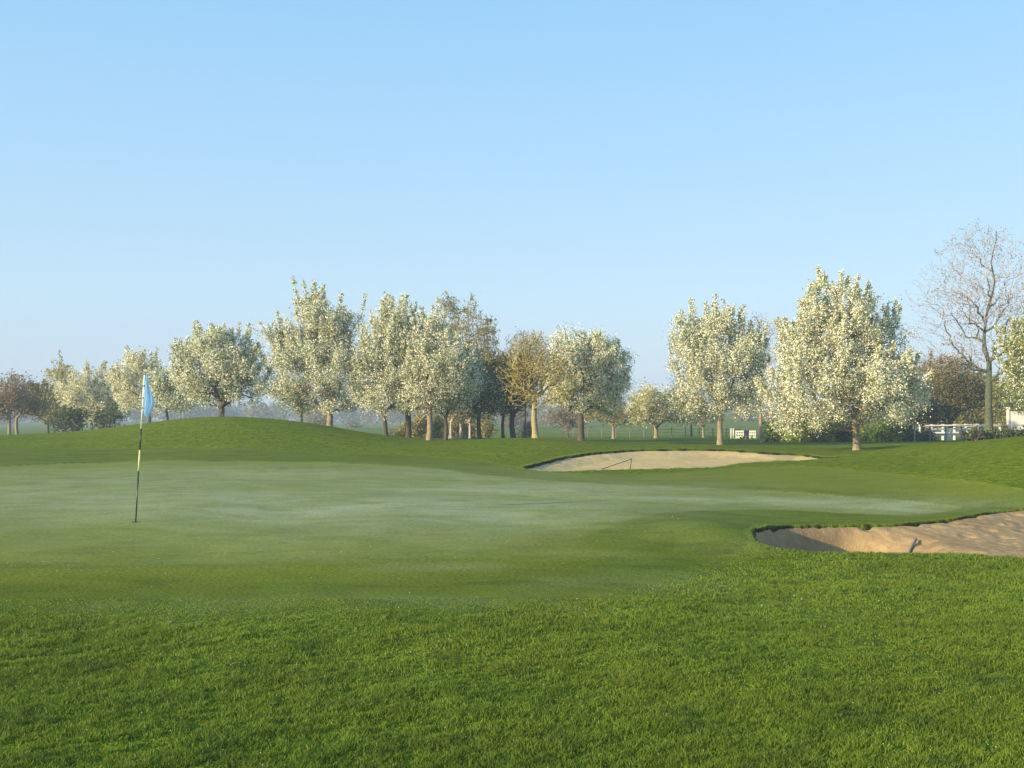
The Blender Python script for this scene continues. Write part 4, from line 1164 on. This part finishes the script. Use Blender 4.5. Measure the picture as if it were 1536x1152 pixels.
# ------------------------------------------------------------------ fences, rails, board
WHITE_PAINT = simple_mat('white_paint', (.74, .72, .66), .5, .05, 5, 0, .4)
GREY_POST = simple_mat('grey_post', (.19, .19, .185), .8, .15)
NAVY = simple_mat('navy_board', (.02, .025, .07), .5, .1)
SHADOWLESS = None
def gz(x, y): return float(base_z(np.array([x]), np.array([y]))[0])
def rail_fence(name, label, cat, x0, y0, x1, y1, n, h, rails, post, rail, mat, extra=None):
    z0 = gz((x0 + x1) / 2, (y0 + y1) / 2)
    root = empty(name, (x0, y0, gz(x0, y0)), label, cat)
    ang = math.atan2(y1 - y0, x1 - x0)
    o = np.array([x0, y0, gz(x0, y0)])
    tops = []
    for i in range(n):
        t = i / (n - 1); x, y = x0 + (x1 - x0) * t, y0 + (y1 - y0) * t; z = gz(x, y)
        m = MB(); m.box((0, 0, h / 2 - .1), (post, post, h + .2), 0, ang, post * .15); m.box((0, 0, h + .012), (post * 1.25, post * 1.25, .02), 0, ang)
        p = m.build('post', [mat], root); p.location = tuple(np.array([x, y, z]) - o)
        tops.append((x, y, z))
    for rz_, rh in rails:
        m = MB()
        for a, b in zip(tops[:-1], tops[1:]):
            a, b = np.array(a) - o, np.array(b) - o
            off = np.array([math.sin(ang), -math.cos(ang), 0]) * (post / 2 + rail / 2 + .003)
            d = b - a; L = np.linalg.norm(d); u = d / L; up = np.array([0, 0, 1.0]); s = off / np.linalg.norm(off)
            V = []
            for e in (a + off, b + off):
                for q, w in ((-1, -1), (1, -1), (1, 1), (-1, 1)):
                    V.append(e + s * rail / 2 * q + up * (rz_ + w * rh / 2))
            m.add(V, [[3, 2, 1, 0], [4, 5, 6, 7], [0, 1, 5, 4], [1, 2, 6, 5], [2, 3, 7, 6], [3, 0, 4, 7]])
        m.build('rail', [mat], root)
    return root
def X(px, d): return (px - 768) / F * d
# grey post and wire-like rail fence across the field
rail_fence('field_fence', 'thin grey post and rail fence across the misty field behind the far bunker', 'fence', X(860, 72), 72, X(1110, 74), 74, 13, .72, ((.62, .025), (.40, .02), (.18, .02)), .05, .018, GREY_POST)
rail_fence('field_fence', 'grey post and rail fence in front of the white rails on the right', 'fence', X(1372, 54.5), 54.5, X(1560, 54), 54, 9, .80, ((.82, .04), (.42, .03)), .06, .03, GREY_POST)
rail_fence('white_rail', 'long white rail behind the grey fence on the right', 'railing', X(1380, 59.5), 59.5, X(1500, 59.5), 59.5, 8, .90, ((.84, .10), (.45, .08)), .11, .04, WHITE_PAINT)
def white_bench_frames():
    for k, (px, lb, w) in enumerate(((1408, 'cream hurdle frame behind the rails, left one', .95), (1437, 'cream hurdle frame behind the rails, middle one', .75), (1452, 'cream hurdle frame behind the rails, right one', .6))):
        d = 57.3 + k * .3; x = X(px, d); z = gz(x, d)
        root = empty('hurdle_frame', (x, d, z), lb, 'hurdle', 'cream hurdle frames behind the rails')
        for s in (-1, 1):
            m = MB(); m.box((s * w / 2, 0, .33), (.13, .10, .72), 0, 0, .01); m.build('post', [WHITE_PAINT], root)
        for zz in (.66, .34):
            m = MB(); m.box((0, -.075, zz), (w + .2, .04, .09), 0, 0, .005); m.build('rail', [WHITE_PAINT], root)
white_bench_frames()
def white_panels():
    d = 70; gx = X(1117, d); z = gz(gx, d) + .04
    for k, (pa, pb, lb) in enumerate(((1104, 1115, 'white slatted panel left of the navy board'), (1124.5, 1133, 'white slatted panel right of the navy board'))):
        x0, x1 = X(pa, d), X(pb, d); xc = (x0 + x1) / 2; w = x1 - x0
        root = empty('slatted_panel', (xc, d, z), lb, 'panel', 'white slatted panels')
        m = MB()
        n = 4
        for i in range(n): m.box((-w / 2 + w * i / (n - 1), 0, .25), (.06, .05, .52), 0, 0, .005)
        m.build('upright', [WHITE_PAINT], root)
        for zz in (.1, .29, .48):
            m = MB(); m.box((0, -.05, zz), (w + .06, .04, .10), 0, 0, .005); m.build('slat', [WHITE_PAINT], root)
    x0, x1 = X(1115.8, d), X(1123.6, d); xc = (x0 + x1) / 2; w = x1 - x0
    root = empty('navy_board', (xc, d, z), 'dark navy board between the white slatted panels', 'board')
    m = MB(); m.box((0, 0, .29), (w, .05, .50), 0, 0, .01); m.build('board', [NAVY], root)
    for s in (-1, 1):
        m = MB(); m.box((s * w * .4, .045, .2), (.05, .03, .5), 0); m.build('leg', [GREY_POST], root)
    for k, (px, lb) in enumerate(((1096.5, 'thin white post, leftmost of the two beside the panels'), (1100, 'thin white post next to the left white panel'))):
        x = X(px, d); m = MB(); m.box((0, 0, .3), (.07, .07, .68), 0, 0, .01); m.box((0, 0, .65), (.10, .10, .03), 0, 0, .01)
        o = m.build('white_post', [WHITE_PAINT]); o.location = (x, d, z); tag(o, lb, 'post', 'thin white posts by the panels')
white_panels()
def big_board():
    d = 58; z = gz(X(1530, d), d)
    sc = d / F
    root = empty('white_board', (X(1512, d), d, z), 'large plain white board on posts at the right edge', 'board')
    zt = CAMZ - (617 - HY) * sc - z; zb = CAMZ - (651 - HY) * sc - z
    x0 = 0; x1 = (1580 - 1516) * sc
    m = MB(); m.box(((x0 + x1) / 2 + .14, 0, (zt + zb) / 2), (x1 - x0, .06, zt - zb), 0, 0, .02); m.build('panel', [WHITE_PAINT], root)
    zp = CAMZ - (613 - HY) * sc - z
    for xx in (0, x1 + .28):
        m = MB(); m.box((xx, 0, zp / 2 - .1), (.13, .13, zp + .2), 0, 0, .01); m.box((xx, 0, zp + .03), (.2, .2, .10), 0, 0, .03); m.build('post', [WHITE_PAINT], root)
big_board()

# ------------------------------------------------------------------ morning haze
def haze():
    m, nt, out = nodes_of('haze'); g = G(nt)
    v = g.n('ShaderNodeVolumePrincipled')
    v.inputs['Color'].default_value = (.60, .75, 1.0, 1)
    v.inputs['Density'].default_value = .0013
    v.inputs['Anisotropy'].default_value = .0
    g.l(v.outputs[0], out.inputs['Volume'])
    mb = MB(); mb.box((0, 690, 7.5), (17200, 1440, 21)); o = mb.build('haze', [m]); tag(o, kind='stuff')
    o['label'] = 'thin blue morning haze over the whole course'; o['category'] = 'haze'
haze()
